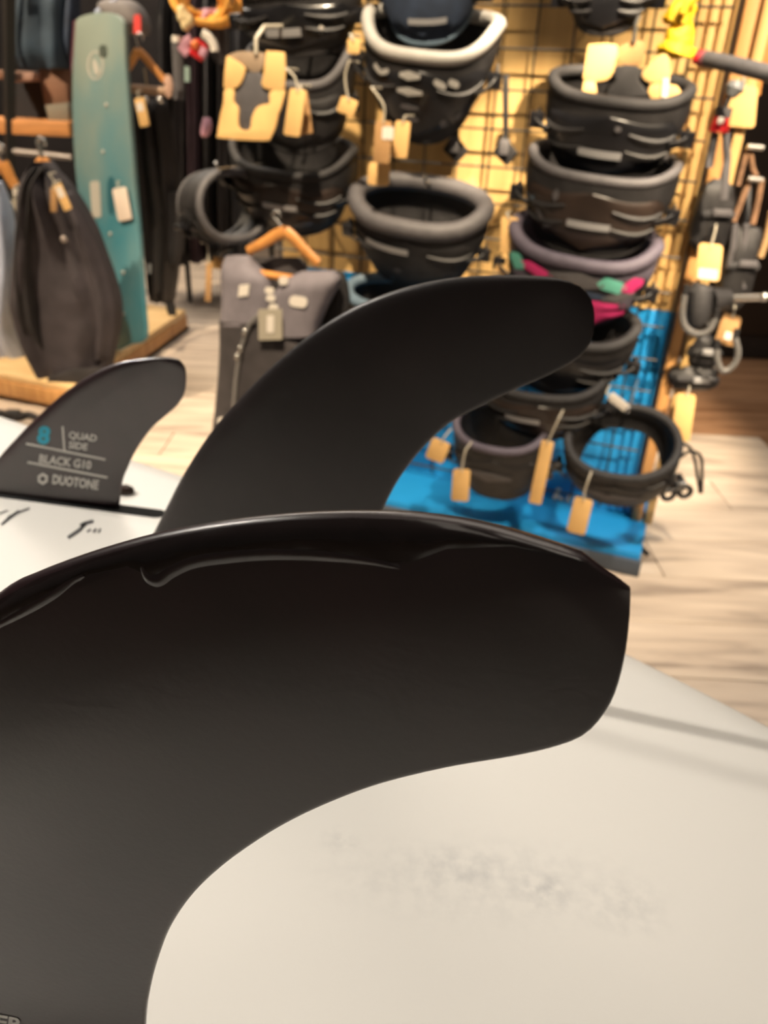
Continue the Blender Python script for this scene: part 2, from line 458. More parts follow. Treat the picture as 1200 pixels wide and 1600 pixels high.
def decal(body, size, org, ex, ey, dr, mtl, parent, bold=.02, name='lettering', sx=1.0):
    vs, fs = text_mesh(body, 1.0, bold, sx)
    ex = Vector((*ex, 0)); ey = Vector((*ey, 0)); o = Vector((*org, 0))
    pts = [o + ex * (x * size) + ey * (y * size) for x, y in vs]
    return MB().add([dr(p.x, p.y) for p in pts], fs).build(name, mtl, parent, smooth=False)
decal('ER', 34, (-9, 1603), (1, .17), (.1, -.8), drA, INK, bodyA, .03, sx=1.15)

# middle fin
lead = [(190, 960), (214, 895), (236, 842), (262, 790), (290, 736), (330, 675), (370, 628), (420, 577), (480, 526), (540, 487), (600, 460), (660, 443), (720, 433), (780, 430), (840, 431), (880, 436), (906, 447)]
trail = [(906, 447), (922, 464), (929, 490), (926, 525), (914, 549), (890, 568), (850, 589), (800, 611), (750, 635), (710, 656), (680, 680), (650, 712), (625, 746), (606, 780), (592, 815), (582, 870), (577, 1025)]
pB = Vector((0, .2053, ZB)); yB = R_(-14.5)
fB, bodyB, drB, nB = fin('tall plain black fin standing in the middle behind the closest fin', pB, yB, lead, trail, .0075, FIN2, bevel_c=.14)
# small printed fin
lead = [(-36, 768), (-18, 738), (0, 713), (30, 680), (60, 650), (100, 614), (140, 587), (180, 568), (220, 560), (258, 558), (280, 562)]
trail = [(280, 562), (289, 574), (291, 595), (288, 615), (278, 632), (262, 647), (238, 668), (215, 700), (200, 730), (191, 755), (186, 797)]
pC = Pz(0, 767, ZB); pC2 = Pz(250, 801, ZB)
yC = math.atan2(pC2.y - pC.y, pC2.x - pC.x)
fC, bodyC, drC, nC = fin('small black fin at the left printed with a blue 8 and white lettering', pC, yC, lead, trail, .0055, FIN, bevel_c=.12)
ex, ey = (.985, .13), (.12, -.93)
def at(u, v): return (60 + u * .985 + v * -.12 * -1 * 0 + 0, 0)
decal('8', 39, (58, 691), ex, ey, drC, CYAN, bodyC, .05, 'number', sx=.95)
decal('QUAD', 15.5, (107, 684), ex, ey, drC, INK, bodyC, .03, sx=.98)
decal('SIDE', 15.5, (107, 699.5), ex, ey, drC, INK, bodyC, .03, sx=.98)
decal('BLACK G10', 19, (60, 722), ex, ey, drC, INK, bodyC, .03, sx=.86)
decal('DUOTONE', 21, (81, 755), ex, ey, drC, INK, bodyC, .035, sx=.70)
def strip(a, c, wd):
    a = Vector((*a, 0)); c = Vector((*c, 0)); t = (c - a).normalized(); q = Vector((-t.y, t.x, 0)) * wd / 2
    N = 10; g = []
    for i in range(N + 1):
        p = a.lerp(c, i / N); g.append([drC(*(p - q).xy), drC(*(p + q).xy)])
    MB().grid(g).build('printed_line', INK, bodyC, smooth=False)
strip((98, 666), (101, 706), 3.0); strip((41, 693), (165, 718), 3.2); strip((43, 722), (168, 746), 3.2)
hx = [];
for i in range(6):
    a = R_(60 * i + 30); hx.append((67 + 9 * math.cos(a), 748 + 9.5 * math.sin(a), 67 + 4.5 * math.cos(a), 748 + 4.8 * math.sin(a)))
bb = MB(); vv = []
for x0, y0, x1, y1 in hx: vv += [drC(x0, y0), drC(x1, y1)]
bb.add(vv, [(2 * i, 2 * i + 1, (2 * i + 3) % 12, (2 * i + 2) % 12) for i in range(6)]); bb.build('hexagon_emblem', INK, bodyC, smooth=False)
# small dark fin screw cover behind the printed fin
c0 = Pz(196, 770, ZB)
MB().ball(c0 + Vector((0, 0, .001)), (.0045, .0035, .003)).build('grub_screw', mat('dark_resin', (.05, .03, .025), .2), fC)
# fin box in the hull, blackened and widened to stand for the fin's shadow
def finbox_shadow(pa, pb, wd):
    t = (pb - pa).normalized(); q = t.cross(Vector((0, 0, 1))) * wd / 2; o = Vector((0, 0, .0001 - .0006))
    pts = []
    for i in range(9):
        a = math.pi / 2 + math.pi * i / 8; pts.append(pa + t * math.cos(a) * wd / 2 + q * math.sin(a))
    for i in range(9):
        a = -math.pi / 2 + math.pi * i / 8; pts.append(pb + t * math.cos(a) * wd / 2 + q * math.sin(a))
    MB().prism([p + o for p in pts], (0, 0, .0016)).build('fin_box_shadow', mat('fin_box_shadow_black', (.008, .008, .008), .7, spec=.2), brd, bevel=.0002, seg=1)
finbox_shadow(Pz(-45, 765, ZB), Pz(246, 803, ZB), .0075)
# printed marks on the hull
def hullmark(pts, wd, name='printed_mark', mtl=DARKINK):
    b = MB(); g = []
    for i, p in enumerate(pts):
        a = Vector((*pts[max(0, i - 1)], 0)); c = Vector((*pts[min(len(pts) - 1, i + 1)], 0)); t = (c - a).normalized(); q = Vector((-t.y, t.x, 0)) * wd / 2
        p = Vector((*p, 0)); g.append([Pz(*(p + q).xy, ZB + .00025), Pz(*(p - q).xy, ZB + .00025)])
    b.grid(g).build(name, mtl, brd, smooth=False)
hullmark([(106, 840), (124, 828), (134, 817), (146, 814)], 5)
hullmark([(126, 822), (133, 818)], 7)
hullmark([(136, 831), (142, 827)], 3); hullmark([(146, 832), (150, 826)], 3); hullmark([(154, 832), (157, 826)], 3)
hullmark([(2, 819), (16, 808), (30, 798)], 4); hullmark([(12, 808), (30, 800), (46, 794)], 2.5); hullmark([(-2, 803), (12, 797)], 2)

# ------------------------------------------------------------------ harness display stand
TH = R_(20)
GU = Vector((math.cos(TH), -math.sin(TH), 0)); GN = Vector((-math.sin(TH), -math.cos(TH), 0)); G0 = Vector((.10, 1.98, 0))
def G(px, py, off=0.0): return Pp(px, py, G0 + GN * off, GN)
def gu(p): return (p - G0).dot(GU)
uL = gu(G(430, 300)); uR = gu(G(1108, 300))
def gp(u, off, z): return G0 + GU * u + GN * off + Vector((0, 0, z))
GM = Matrix((GU, -GN, Vector((0, 0, 1)))).transposed()        # local x along the panel, y away, z up
disp = thing('harness_display', 'tall wooden display stand with black wire grid and blue lower half', 'display stand', gp((uL + uR) / 2, 0, 0).to_tuple())
zsplit = G(1050, 492).z
HT = 1.75
pmid = (uL + uR) / 2; pw = uR - uL
MB().box(gp(pmid, -.045, (zsplit + HT) / 2), (pw, .018, HT - zsplit), GM).build('wood_panel', PLY, disp, smooth=False)
MB().box(gp(pmid, -.045, (zsplit + .06) / 2), (pw, .0185, zsplit - .06), GM).build('blue_panel', BLUE, disp, smooth=False)
MB().box(gp(pmid, .0, .03), (pw + .06, .34, .06), GM).build('base', BLUE, disp, bevel=.006)
MB().box(gp(pmid, .177, .022), (pw + .07, .012, .044), GM).build('base_skirt', DBLUE, disp, bevel=.003)
for i, (du, wd, mt) in enumerate([(.014, .026, OAK), (.044, .02, PLY)]):
    MB().box(gp(uR + du - .012, -.028 + .006 * i, HT / 2 + .03), (wd, .06, HT - .06), GM).build('edge_strip', OAK if i == 0 else PLY, disp, bevel=.003)
# vertical staves on the lit right-hand end
for i in range(4):
    MB().box(gp(uR - .02 - i * .022, -.03, (zsplit + HT) / 2), (.016, .012, HT - zsplit), GM).build('stave', PLY, disp, bevel=.004)
# blue staves below
for i in range(3):
    MB().box(gp(uR - .02 - i * .022, -.03, (zsplit + .06) / 2), (.016, .012, zsplit - .06), GM).build('stave', BLUE, disp, bevel=.004)
# wire grid
CELL = .078
nw = int(pw / CELL)
for i in range(nw + 1):
    u = uL + .01 + i * CELL
    MB().tube([gp(u, .0, .08), gp(u, .0, HT)], .0026, 6).build('wire', WIRE, disp)
for i in range(int((HT - .1) / CELL) + 1):
    z = .1 + i * CELL
    MB().tube([gp(uL, .005, z), gp(uR - .03, .005, z)], .0026, 6).build('wire', WIRE, disp)
# white lettering low on the blue panel
for (x, y, dx, dy) in [(826, 772, 10, 22), (838, 768, 8, -18), (846, 776, 12, 14), (862, 782, 8, -20), (872, 776, 10, 20), (880, 788, 8, -14)]:
    a = G(x, y, -.034); c = G(x + dx, y + dy, -.034)
    MB().prism([a, a + GU * .012, c + GU * .012, c], GN * .002).build('lettering', PAPER, disp, smooth=False)

def peg(px, py, l=.2):
    a = G(px, py, -.0); MB().tube([a, a + GN * l, a + GN * (l + .012) + Vector((0, 0, .018))], .0035, 7).build('hook', CHROME, disp)

# ------------------------------------------------------------------ harnesses
def harness(label, cx, cy, wpx, Hpx, off=.17, br=.55, dip=.12, side=.55, backh=.5, pitch=18, yaw=0, roll=0, rim=(.012, DGREY), shell=BLK,
            panel=GLOSS, trim=BLK, taper=.16, logo=(0, .55, .06, .016), ribs=2, marks=(), straps=1, back=.0, bulge=.05, hook=True, pm=None, prange=(62, .16, .9)):
    c = G(cx, cy, off); k = mpp(c)
    a = wpx * k / 2; bb = a * br; H = Hpx * k
    fz = sst
    def zt(f):
        cc = -math.sin(f)
        return -dip * H * sst(max(cc, 0)) + back * H * sst(max(-cc, 0))
    def zb(f):
        cc = -math.sin(f)
        return -H * (side + (1 - side) * (max(cc, 0) ** .8)) if cc >= 0 else -H * lerp(side, backh, sst(-cc))
    M = GM @ Matrix.Rotation(R_(yaw), 3, 'Z') @ Matrix.Rotation(R_(roll), 3, 'Y') @ Matrix.Rotation(R_(pitch), 3, 'X')
    def S(f, v, o=0.0):
        rr = 1 + bulge * math.sin(math.pi * v) - taper * v * v
        z = lerp(zt(f), zb(f), v)
        e = abs(math.cos(f)) ** .85 * (1 if math.cos(f) > 0 else -1)
        x = (a * rr + o) * e; y = (bb * rr + o) * math.sin(f)
        return c + M @ Vector((x, y, z))
    t = thing('kite_harness', label, 'harness', S(-math.pi / 2, 1).to_tuple(), 'waist harnesses on the display stand')
    N = 56; K = 9
    fa = [2 * math.pi * i / N for i in range(N)]
    out = [[S(f, j / K) for f in fa] for j in range(K + 1)]
    inn = [[S(f, j / K, -.011) for f in fa] for j in range(K + 1)]
    b = MB(); b.grid(out + inn[::-1], cu=True, cv=True); b.build('shell', shell, t, sharp=60)
    b = MB(); b.tube([S(f, .0, -.005) for f in fa], rim[0], 10, closed=True); b.build('rim_padding', rim[1], t)
    b = MB(); b.tube([S(f, 1.0, -.004) for f in fa], .006, 6, closed=True); b.build('lower_trim', trim, t)
    def patch(name, f0, f1, v0, v1, o, mtl, nf=14, nv=6, rnd=0, slant=0.0):
        g = []
        for j in range(nv + 1):
            v = lerp(v0, v1, j / nv); row = []
            for i in range(nf + 1):
                s = 2 * i / nf - 1; q = 2 * j / nv - 1
                sh = math.sqrt(max(0, 1 - abs(q) ** 4)) if rnd else 1
                f = R_(-90) + lerp(f0, f1, (s * sh + 1) / 2) + slant * q
                row.append(S(f, v, o))
            g.append(row)
        bk = [[p + (c - p).normalized() * .002 for p in r] for r in g]
        b = MB(); b.grid(g); b.grid(bk[::-1])
        return b.build(name, mtl, t, sharp=60)
    if panel:
        pr = R_(prange[0]); patch('front_panel', -pr, pr, prange[1], prange[2], .004, panel, 20, 8, rnd=1)
    for i in range(ribs):
        for sg in (-1, 1):
            path = [S(R_(-90) + sg * R_(lerp(14, 58, q / 8)), .34 + .22 * i + .12 * math.sin(q / 8 * 2), .006) for q in range(9)]
            MB().tube(path, [.0025 + .003 * math.sin(math.pi * q / 8) for q in range(9)], 6).build('moulded_rib', BLK, t)
    if logo:
        lf, lv, lw, lh = logo
        patch('logo_patch', R_(lf) - lw * .5 / (bb + a) * 2 , R_(lf) + lw * .5 / (bb + a) * 2, lv - lh / H / 2, lv + lh / H / 2, .009, SILV, 8, 3, rnd=0)
    for (f, v, lw, lh, sl, mtl) in marks:
        patch('printed_mark', R_(f) - lw, R_(f) + lw, v - lh, v + lh, .0085, mtl, 4, 3, rnd=1, slant=sl)
    if straps:
        for sg in (-1, 1):
            f = R_(-90) + sg * R_(80)
            st = [S(f - sg * R_(q * 4), .55, .008 + .012 * math.sin(q / 7 * math.pi)) for q in range(8)]
            q = (st[-1] - st[0]).normalized()
            ws = MB().tube([p for p in st], .011, 6, flat=.25).build('webbing_strap', BLK, t)
            MB().box(st[3], (.028, .012, .03), M).build('buckle', GLOSS, ws, bevel=.003)
    if hook:
        p = S(math.pi / 2, .0)
        u = gu(p); 
        aa = gp(u, 0, p.z + .002); d = (p - aa).dot(GN)
        MB().tube([aa, aa + GN * max(.06, d + .05), aa + GN * max(.07, d + .06) + Vector((0, 0, .015))], .0035, 7).build('hook', CHROME, disp)
    return t, S, patch, c

def HM(*a): return a
W_ = LGREY
# column on the left
harness('black waist harness at the top left of the stand, cut by the photo edge', 468, -25, 200, 92, side=.7, pitch=8, logo=(-4, .62, .05, .016), rim=(.012, BLK), roll=-3, marks=[(28, .62, .05, .07, 0, PAPER)])
harness('black harness with a grey V shaped edge beside the kraft cardboard insert', 470, 78, 178, 140, off=.17, side=.6, dip=.32, pitch=8, rim=(.011, GREY), panel=BLK, logo=None, ribs=1)
harness('wide black harness with grey top edge hanging under the kraft cardboard insert', 457, 226, 212, 122, off=.16, side=.62, dip=.24, pitch=12, rim=(.010, DGREY), panel=BLKREFL, logo=(2, .5, .05, .014), roll=3)
harness('black round harness turned sideways at the far left of the stand', 366, 322, 132, 62, off=.26, br=.8, side=.95, backh=.95, dip=0, pitch=84, yaw=66, rim=(.009, GREY), shell=BLK, panel=DGREY, trim=GREY, logo=None, ribs=1, taper=.02, straps=1, prange=(88, .1, .9), marks=[(-60, .4, .08, .16, 0, GREY)])
# middle column
harness('black harness with blue-grey trim at the top centre, cut by the photo edge', 676, -68, 172, 112, side=.45, pitch=10, rim=(.010, BLUG), shell=NAVY, panel=NAVY, trim=BLUG, logo=(6, .7, .05, .01), ribs=0)
harness('black harness with thick light grey rim and pale slot marks on its front', 676, 30, 222, 168, off=.19, side=.40, dip=.24, pitch=14, rim=(.0135, LGREY), panel=GLOSS, roll=4, logo=None, ribs=1, taper=.24,
        marks=[(-32, .22, .06, .05, .05, W_), (-24, .22, .06, .05, -.06, W_), (-4, .20, .11, .05, 0, W_), (-4, .38, .14, .045, 0, W_), (-4, .56, .1, .03, 0, GREY), (-4, .7, .1, .04, 0, GREY), (16, .27, .07, .06, .06, W_), (27, .27, .07, .06, .05, W_), (22, .75, .05, .05, 0, GREY), (36, .72, .05, .05, 0, GREY)])
harness('dark grey padded harness hanging in the centre above the tall plain fin', 656, 316, 218, 122, off=.2, side=.55, dip=.10, pitch=24, rim=(.020, GREY), shell=DGREY, panel=DGREY, logo=(-16, .32, .07, .014), roll=4, ribs=1, marks=[(-6, .66, .05, .05, 0, GREY)])
harness('black harness with pale blue-grey rim half hidden behind the tall plain fin', 612, 456, 150, 110, off=.2, side=.6, dip=.05, pitch=22, rim=(.013, BLUG), logo=None)
# right column
harness('black harness at the top right of the stand, mostly above the photo', 958, -42, 130, 78, off=.15, side=.5, pitch=8, rim=(.010, BLK), logo=None)
harness('glossy black harness with a kraft card standing in its opening', 970, 130, 220, 132, off=.19, side=.62, dip=.1, pitch=15, rim=(.0115, DGREY), panel=GLOSS, roll=4, logo=(-2, .62, .05, .014), marks=[(6, .28, .035, .035, 0, GREY)])
harness('glossy black harness with brown sheen, second in the right stack', 944, 246, 232, 138, off=.19, side=.62, dip=.12, pitch=12, rim=(.010, GREY), panel=BLKREFL, roll=4, logo=(2, .55, .05, .014), marks=[(-45, .45, .04, .06, 0, BLUG), (-34, .6, .04, .08, .1, GREY), (-26, .66, .04, .08, -.1, GREY), (-22, .25, .04, .08, 0, GREY)])
harness('purple-grey rimmed harness with magenta and mint printed front', 914, 366, 230, 132, off=.2, side=.62, dip=.16, pitch=16, rim=(.0145, PURP), shell=PURP, panel=BLK, roll=5, logo=None, ribs=0, prange=(66, .1, .92),
        marks=[(-44, .22, 0.18, 0.126, 0, TEALP), (-24, .2, 0.23, 0.098, .12, PINK), (4, .2, 0.30, 0.126, 0, GREY), (28, .22, 0.18, 0.126, .1, TEALP), (46, .26, 0.18, 0.126, 0, PINK), (-34, .4, 0.23, 0.098, 0, PURP), (4, .4, 0.37, 0.084, .05, NAVY), (36, .42, 0.25, 0.084, 0, GREY), (16, .58, 0.48, 0.126, .05, PINK), (24, .76, 0.44, 0.112, 0, PINK), (-24, .58, 0.23, 0.126, 0, TEALP), (48, .58, 0.16, 0.140, .1, PURP)])
harness('black harness behind the tip of the tall plain fin', 895, 494, 205, 118, off=.21, side=.55, dip=.16, pitch=16, rim=(.012, DGREY), logo=None, roll=4)
harness('dark grey harness hanging just below the tall plain fin', 852, 580, 190, 96, off=.23, side=.5, dip=.2, pitch=14, rim=(.0105, DGREY), shell=DGREY, panel=BLKREFL, logo=(-12, .5, .05, .014), roll=-3)
harness('small dark harness with purple-grey rim and grey band, lowest in the middle', 782, 664, 148, 126, off=.26, br=.72, side=.8, backh=1.25, dip=.05, pitch=24, rim=(.0095, PURP), shell=BLK, panel=BLK, logo=None, ribs=0, marks=[(-3, .45, .42, .1, 0, GREY)])
harness('open black hoop harness lowest on the right in front of the blue panel', 972, 690, 174, 96, off=.27, br=.82, side=.9, backh=.4, dip=0, pitch=34, rim=(.010, DGREY), panel=BLK, logo=None, ribs=0, roll=-2, marks=[(-3, .45, .5, .08, 0, GREY)])

# ------------------------------------------------------------------ cards and tags
def slab(name, pts, pt, n, thick, mtl, parent, bevel=None, smooth=2):
    q = catmull(px2(pts), smooth, closed=True) if smooth > 1 else px2(pts)
    return MB().prism([Pp(p.x, p.y, pt, n) for p in q], n * thick).build(name, mtl, parent, bevel=thick * .3 if bevel is None else bevel, seg=2)
def rrect(x0, y0, x1, y1, r=3, sk=0.0, rot=0.0):
    cx, cy = (x0 + x1) / 2, (y0 + y1) / 2; out = []
    for (qx, qy, a0) in ((x1 - r, y0 + r, -90), (x1 - r, y1 - r, 0), (x0 + r, y1 - r, 90), (x0 + r, y0 + r, 180)):
        for i in range(4):
            a = R_(a0 + 30 * i); x = qx + r * math.cos(a) - cx; y = qy + r * math.sin(a) - cy
            out.append((cx + x * math.cos(rot) - y * math.sin(rot), cy + x * math.sin(rot) + y * math.cos(rot)))
    return out
def hang_tag(label, x, y, w_, h_, rot=0, off=.3, mtl=None, tie=((0, -22),), sticker=None, group='kraft price tags', pn=None, pt=None, tietop=None, tilt=0):
    n = pn or GN
    n = (Matrix.Rotation(R_(tilt), 3, 'Z') @ n)
    p0 = pt or G(x, y, off)
    rot = R_(rot)
    t = thing('hang_tag', label, 'tag', Pp(x, y + h_ / 2, p0, n).to_tuple(), group)
    cdo = slab('card', rrect(x - w_ / 2, y - h_ / 2, x + w_ / 2, y + h_ / 2, min(w_, h_) * .16, rot=rot), p0, n, .0022, mtl or KRAFT, t, smooth=1, bevel=.0005)
    top = Vector((x + math.sin(rot) * (h_ / 2 - 4), y - math.cos(rot) * (h_ / 2 - 4), 0))
    path = [top] + [top + Vector((a, b_, 0)) for a, b_ in tie]
    P3 = [Pp(p.x, p.y, p0, n) + n * .002 for p in catmull(path, 4)]
    P3.append(P3[-1] - n * .05)
    MB().tube(P3, .0022, 6).build('tie', ZIP, t)
    if sticker:
        sx, sy, sw, sh = sticker
        slab('sticker', rrect(x + sx - sw / 2, y + sy - sh / 2, x + sx + sw / 2, y + sy + sh / 2, 2, rot=rot), p0 + n * .0018, n, .0008, PAPER, cdo, smooth=1, bevel=0)
    return t
# large kraft insert on the left
pI = G(395, 150, .33); nI = GN
ins = thing('cardboard_insert', 'kraft cardboard harness insert with grey foam centre hanging at upper left', 'cardboard insert', Pp(390, 218, pI, nI).to_tuple())
slab('foam_panel', [(364, 140), (376, 118), (388, 114), (404, 114), (414, 122), (424, 142), (424, 162), (408, 168), (396, 180), (392, 206), (370, 206), (372, 172), (364, 160)], pI - nI * .006, nI, .008, GREY, ins)
slab('card_tab', [(354, 90), (360, 90), (382, 104), (383, 116), (377, 130), (368, 138), (352, 138), (350, 130)], pI + nI * .001, nI, .005, KRAFT, ins)
slab('card_tab', [(416, 82), (420, 80), (440, 81), (446, 88), (445, 138), (430, 141), (414, 138), (409, 130), (412, 118)], pI + nI * .001, nI, .005, KRAFT, ins)
slab('card_frame', [(352, 140), (366, 140), (366, 160), (373, 170), (374, 200), (391, 202), (394, 184), (402, 168), (414, 163), (422, 161), (423, 143), (445, 141), (443, 158), (438, 174), (436, 176), (432, 196), (424, 214), (414, 220), (346, 216), (341, 208), (346, 176), (350, 160)], pI, nI, .006, KRAFT, ins, smooth=3)
slab('card_top', [(358, 90), (364, 83), (380, 80), (400, 82), (414, 84), (412, 104), (404, 113), (392, 112), (384, 104)], pI - nI * .005, nI, .004, TAUPE, ins)
MB().tube([Pp(400, 84, pI, nI), Pp(400, 60, pI, nI), Pp(405, 40, pI, nI) - nI * .02, Pp(405, 30, pI, nI) - nI * .15], .004, 7).build('hanging_loop', ZIP, ins)
# insert in the right stack
pJ = G(985, 110, .205); nJ = GN
ins2 = thing('cardboard_insert', 'kraft cardboard insert standing out of the glossy harness at upper right', 'cardboard insert', Pp(985, 150, pJ, nJ).to_tuple())
slab('card_tab', [(918, 74), (926, 69), (964, 70), (962, 96), (958, 114), (946, 126), (913, 127), (913, 110)], pJ, nJ, .005, KRAFT, ins2)
slab('card_tab', [(1004, 112), (1030, 86), (1042, 86), (1046, 96), (1046, 128), (1020, 130), (1006, 124)], pJ, nJ, .005, KRAFT, ins2)
slab('card_top', [(964, 84), (970, 72), (1000, 62), (1008, 74), (1006, 92), (996, 102), (968, 100)], pJ - nJ * .004, nJ, .004, KRAFT2, ins2)
slab('card_foot', [(912, 128), (930, 128), (930, 156), (912, 156)], pJ, nJ, .005, KRAFT, ins2)
slab('card_foot', [(1016, 132), (1058, 134), (1062, 156), (1018, 156)], pJ, nJ, .005, KRAFT, ins2)
slab('foam_neck', [(962, 104), (998, 104), (998, 126), (1012, 150), (948, 150), (962, 126)], pJ + nJ * .004, nJ, .008, DGREY, ins2)
slab('price_strip', [(1036, 122), (1046, 122), (1043, 152), (1034, 152)], pJ + nJ * .006, nJ, .001, PAPER, ins2, smooth=1, bevel=0)
MB().tube([Pp(990, 66, pJ, nJ), Pp(994, 40, pJ, nJ) + nJ * .004, Pp(996, 24, pJ, nJ) - nJ * .03], .0045, 7).build('hanging_loop', CHROME, ins2)

hang_tag('kraft price tag beside the large cardboard insert', 461, 176, 26, 74, 8, .34, tie=((-4, -22), (-18, -36)))
for i, (x, y, r) in enumerate([(471, 178, -2), (479, 176, -8)]):
    hang_tag('brown kraft tag edge, ' + ('first' if i == 0 else 'second') + ' behind the tag beside the large cardboard insert', x, y, 11, 66, r, .32 - i * .012, KRAFT2, tie=((-6, -14),))
hang_tag('brown kraft tag with a small white sticker under the light-rimmed harness', 598, 222, 26, 66, 3, .33, KRAFT2, tie=((2, -20), (-2, -34), (-18, -56)), sticker=(8, -14, 18, 20))
hang_tag('bright kraft tag right of the white-stickered tag under the light-rimmed harness', 627, 218, 24, 58, 6, .30, tie=((4, -12),))
hang_tag('kraft tag lowest under the white-stickered tag below the light-rimmed harness', 592, 272, 34, 36, 4, .30, tie=((4, -12),))
hang_tag('kraft tag at the upper right of the grey V edged harness', 553, 72, 20, 24, 3, .3, tie=((-6, -10),))
hang_tag('kraft tag hanging lower between the left and centre harness columns', 543, 166, 28, 26, 20, .3, tie=((-4, -16), (-6, -40), (0, -62)))
hang_tag('narrow kraft tag dangling under the sideways round harness', 326, 440, 9, 62, 2, .30, KRAFT2, tie=((-2, -30), (-8, -34), (-12, -34)))
hang_tag('small orange kraft tag beside the vest shoulder', 344, 412, 26, 18, 12, .26, tie=((2, -12),))
hang_tag('kraft tag right of the dark grey padded harness', 795, 368, 26, 58, 3, .22, tie=((-4, -10),))
hang_tag('folded kraft tag lower right of the dark grey padded harness', 790, 412, 22, 34, 28, .22, tie=((4, -14),))
hang_tag('diamond shaped kraft tag left of the small lowest harness', 684, 704, 30, 34, 22, .36, tie=((6, -10),))
hang_tag('kraft tag with a clear tie in front of the small lowest harness', 720, 758, 27, 50, 4, .40, tie=((3, -20), (6, -34)))
hang_tag('long slim kraft tag between the two lowest harnesses', 846, 738, 20, 100, 12, .36, tie=((4, -10), (18, -40)))
hang_tag('kraft tag in front of the open hoop harness', 906, 806, 30, 56, 14, .39, tie=((2, -16), (8, -34)))
hang_tag('silvery white tie tag on top of the open hoop harness', 966, 628, 14, 34, -52, .30, PAPER, tie=((-8, -6),), group='pale tags')
hang_tag('kraft tag with white price label beside the wooden post', 1108, 410, 38, 58, 6, .08, tie=((4, -14), (8, -30)), sticker=(-2, 18, 30, 16))
hang_tag('kraft tag at the foot of the wooden post beside the brown floor', 1068, 652, 30, 74, 8, .05, tie=((4, -10),))
hang_tag('brown kraft tag between the two coiled leashes', 1138, 515, 30, 48, 18, .02, KRAFT2, tie=((4, -14),), sticker=(0, 10, 12, 12))
hang_tag('large kraft tag below the grey bar end at the right', 1160, 166, 44, 66, 5, .02, tie=((0, -16),))
# straps with diamond ends on the light rimmed harness
for i, (x, y0, y1) in enumerate([(712, 190, 232), (790, 140, 236)]):
    lab = 'black strap with diamond shaped end under the light-rimmed harness, ' + ('left one' if i == 0 else 'right one')
    t = thing('harness_strap', lab, 'strap', G(x, y1 + 20, .14).to_tuple())
    p0 = G(x, y0, .14)
    slab('webbing', [(x - 5, y0 - 24), (x + 5, y0 - 24), (x + 4, y1), (x - 4, y1)], p0, GN, .004, BLK, t, smooth=1)
    slab('end_tab', [(x - 3, y1 - 26), (x + 20, y1 + 4), (x + 2, y1 + 24), (x - 20, y1 + 2)], p0 + GN * .004, GN, .008, BLK, t, smooth=1)
    MB().box(G(x - 2, y1 - 6, .155), (.02, .008, .03), GM).build('buckle', GREY, t, bevel=.002)

# ------------------------------------------------------------------ vest on a wooden hanger
pV = G(430, 500, .30); nV = GN
def hanger(label, pt, n, apex, lt, rt, hook_top, bar=None, r=.011, mtl=None, hookr=.003, cat='hanger'):
    t = thing('coat_hanger', label, cat, Pp(*apex, pt, n).to_tuple())
    ax = Vector((*apex, 0))
    for e in (lt, rt):
        e = Vector((*e, 0))
        pts = [ax, ax.lerp(e, .25) + Vector((0, -2, 0)), ax.lerp(e, .6), e]
        MB().tube([Pp(p.x, p.y, pt, n) for p in catmull(pts, 5)], [r * (1.15 - .3 * i / 15) for i in range(16)], 10, flat=.6).build('arm', mtl or HANG, t)
    if bar:
        MB().tube([Pp(*bar[0], pt, n), Pp(*bar[1], pt, n)], r * .7, 8).build('bar', mtl or HANG, t)
    hx, hy = hook_top; path = [apex, ((apex[0] + hx) / 2, (apex[1] + hy) / 2 + 4), (hx - 2, hy + 6), (hx + 3, hy), (hx + 9, hy + 4), (hx + 9, hy + 12)]
    MB().tube([Pp(p.x, p.y, pt, n) for p in catmull(px2(path), 4)], hookr, 7).build('hook', CHROME, t)
    return t
vest = thing('impact_vest', 'grey and black sleeveless neoprene vest on a wooden hanger below the left harnesses', 'vest', Pp(430, 720, pV, nV).to_tuple())
def loft_px(rows, pt, n, depth, name, mtl, parent, N=40, fold=(0, 0), seed=0, e=.7):
    """rows: (y, xl, xr[, depth factor]) pixel rows on the plane; a closed padded body."""
    ctr = catmull([Vector((r[1], r[2], r[0])) for r in rows], 5)
    dfs = catmull([Vector((r[3] if len(r) > 3 else 1, 0, 0)) for r in rows], 5)
    g = []
    for i, (q, d) in enumerate(zip(ctr, dfs)):
        L = Pp(q.x, q.z, pt, n); Rr = Pp(q.y, q.z, pt, n); c = (L + Rr) / 2; h = (Rr - L) / 2; row = []
        for k in range(N):
            a = 2 * math.pi * k / N; ca, sa = math.cos(a), math.sin(a)
            x = abs(ca) ** e * (1 if ca > 0 else -1)
            y = abs(sa) ** e * (1 if sa > 0 else -1)
            f = fold[1] * math.sin(fold[0] * x + i * .06 + seed) * abs(sa) + fold[1] * .8 * noise.noise(Vector((x * 2.2 + seed, i * .13, y)))
            row.append(c + h * x + n * (y * depth / 2 * d.x + f * (1 if sa > 0 else -1)))
        g.append(row)
    b = MB(); b.grid(g, cu=True); b.caps(N, len(g)); return b.build(name, mtl, parent, sharp=75)
loft_px([(400, 354, 392, .5), (415, 350, 400, .8), (432, 349, 418), (450, 350, 424), (470, 350, 424), (490, 349, 424), (505, 348, 424)], pV, nV, .07, 'shoulder_panel', VESTG, vest)
loft_px([(424, 470, 522, .5), (434, 452, 530, .8), (446, 440, 528), (465, 424, 518), (485, 420, 508), (505, 420, 500), (522, 420, 496)], pV, nV, .07, 'shoulder_panel', VESTG, vest)
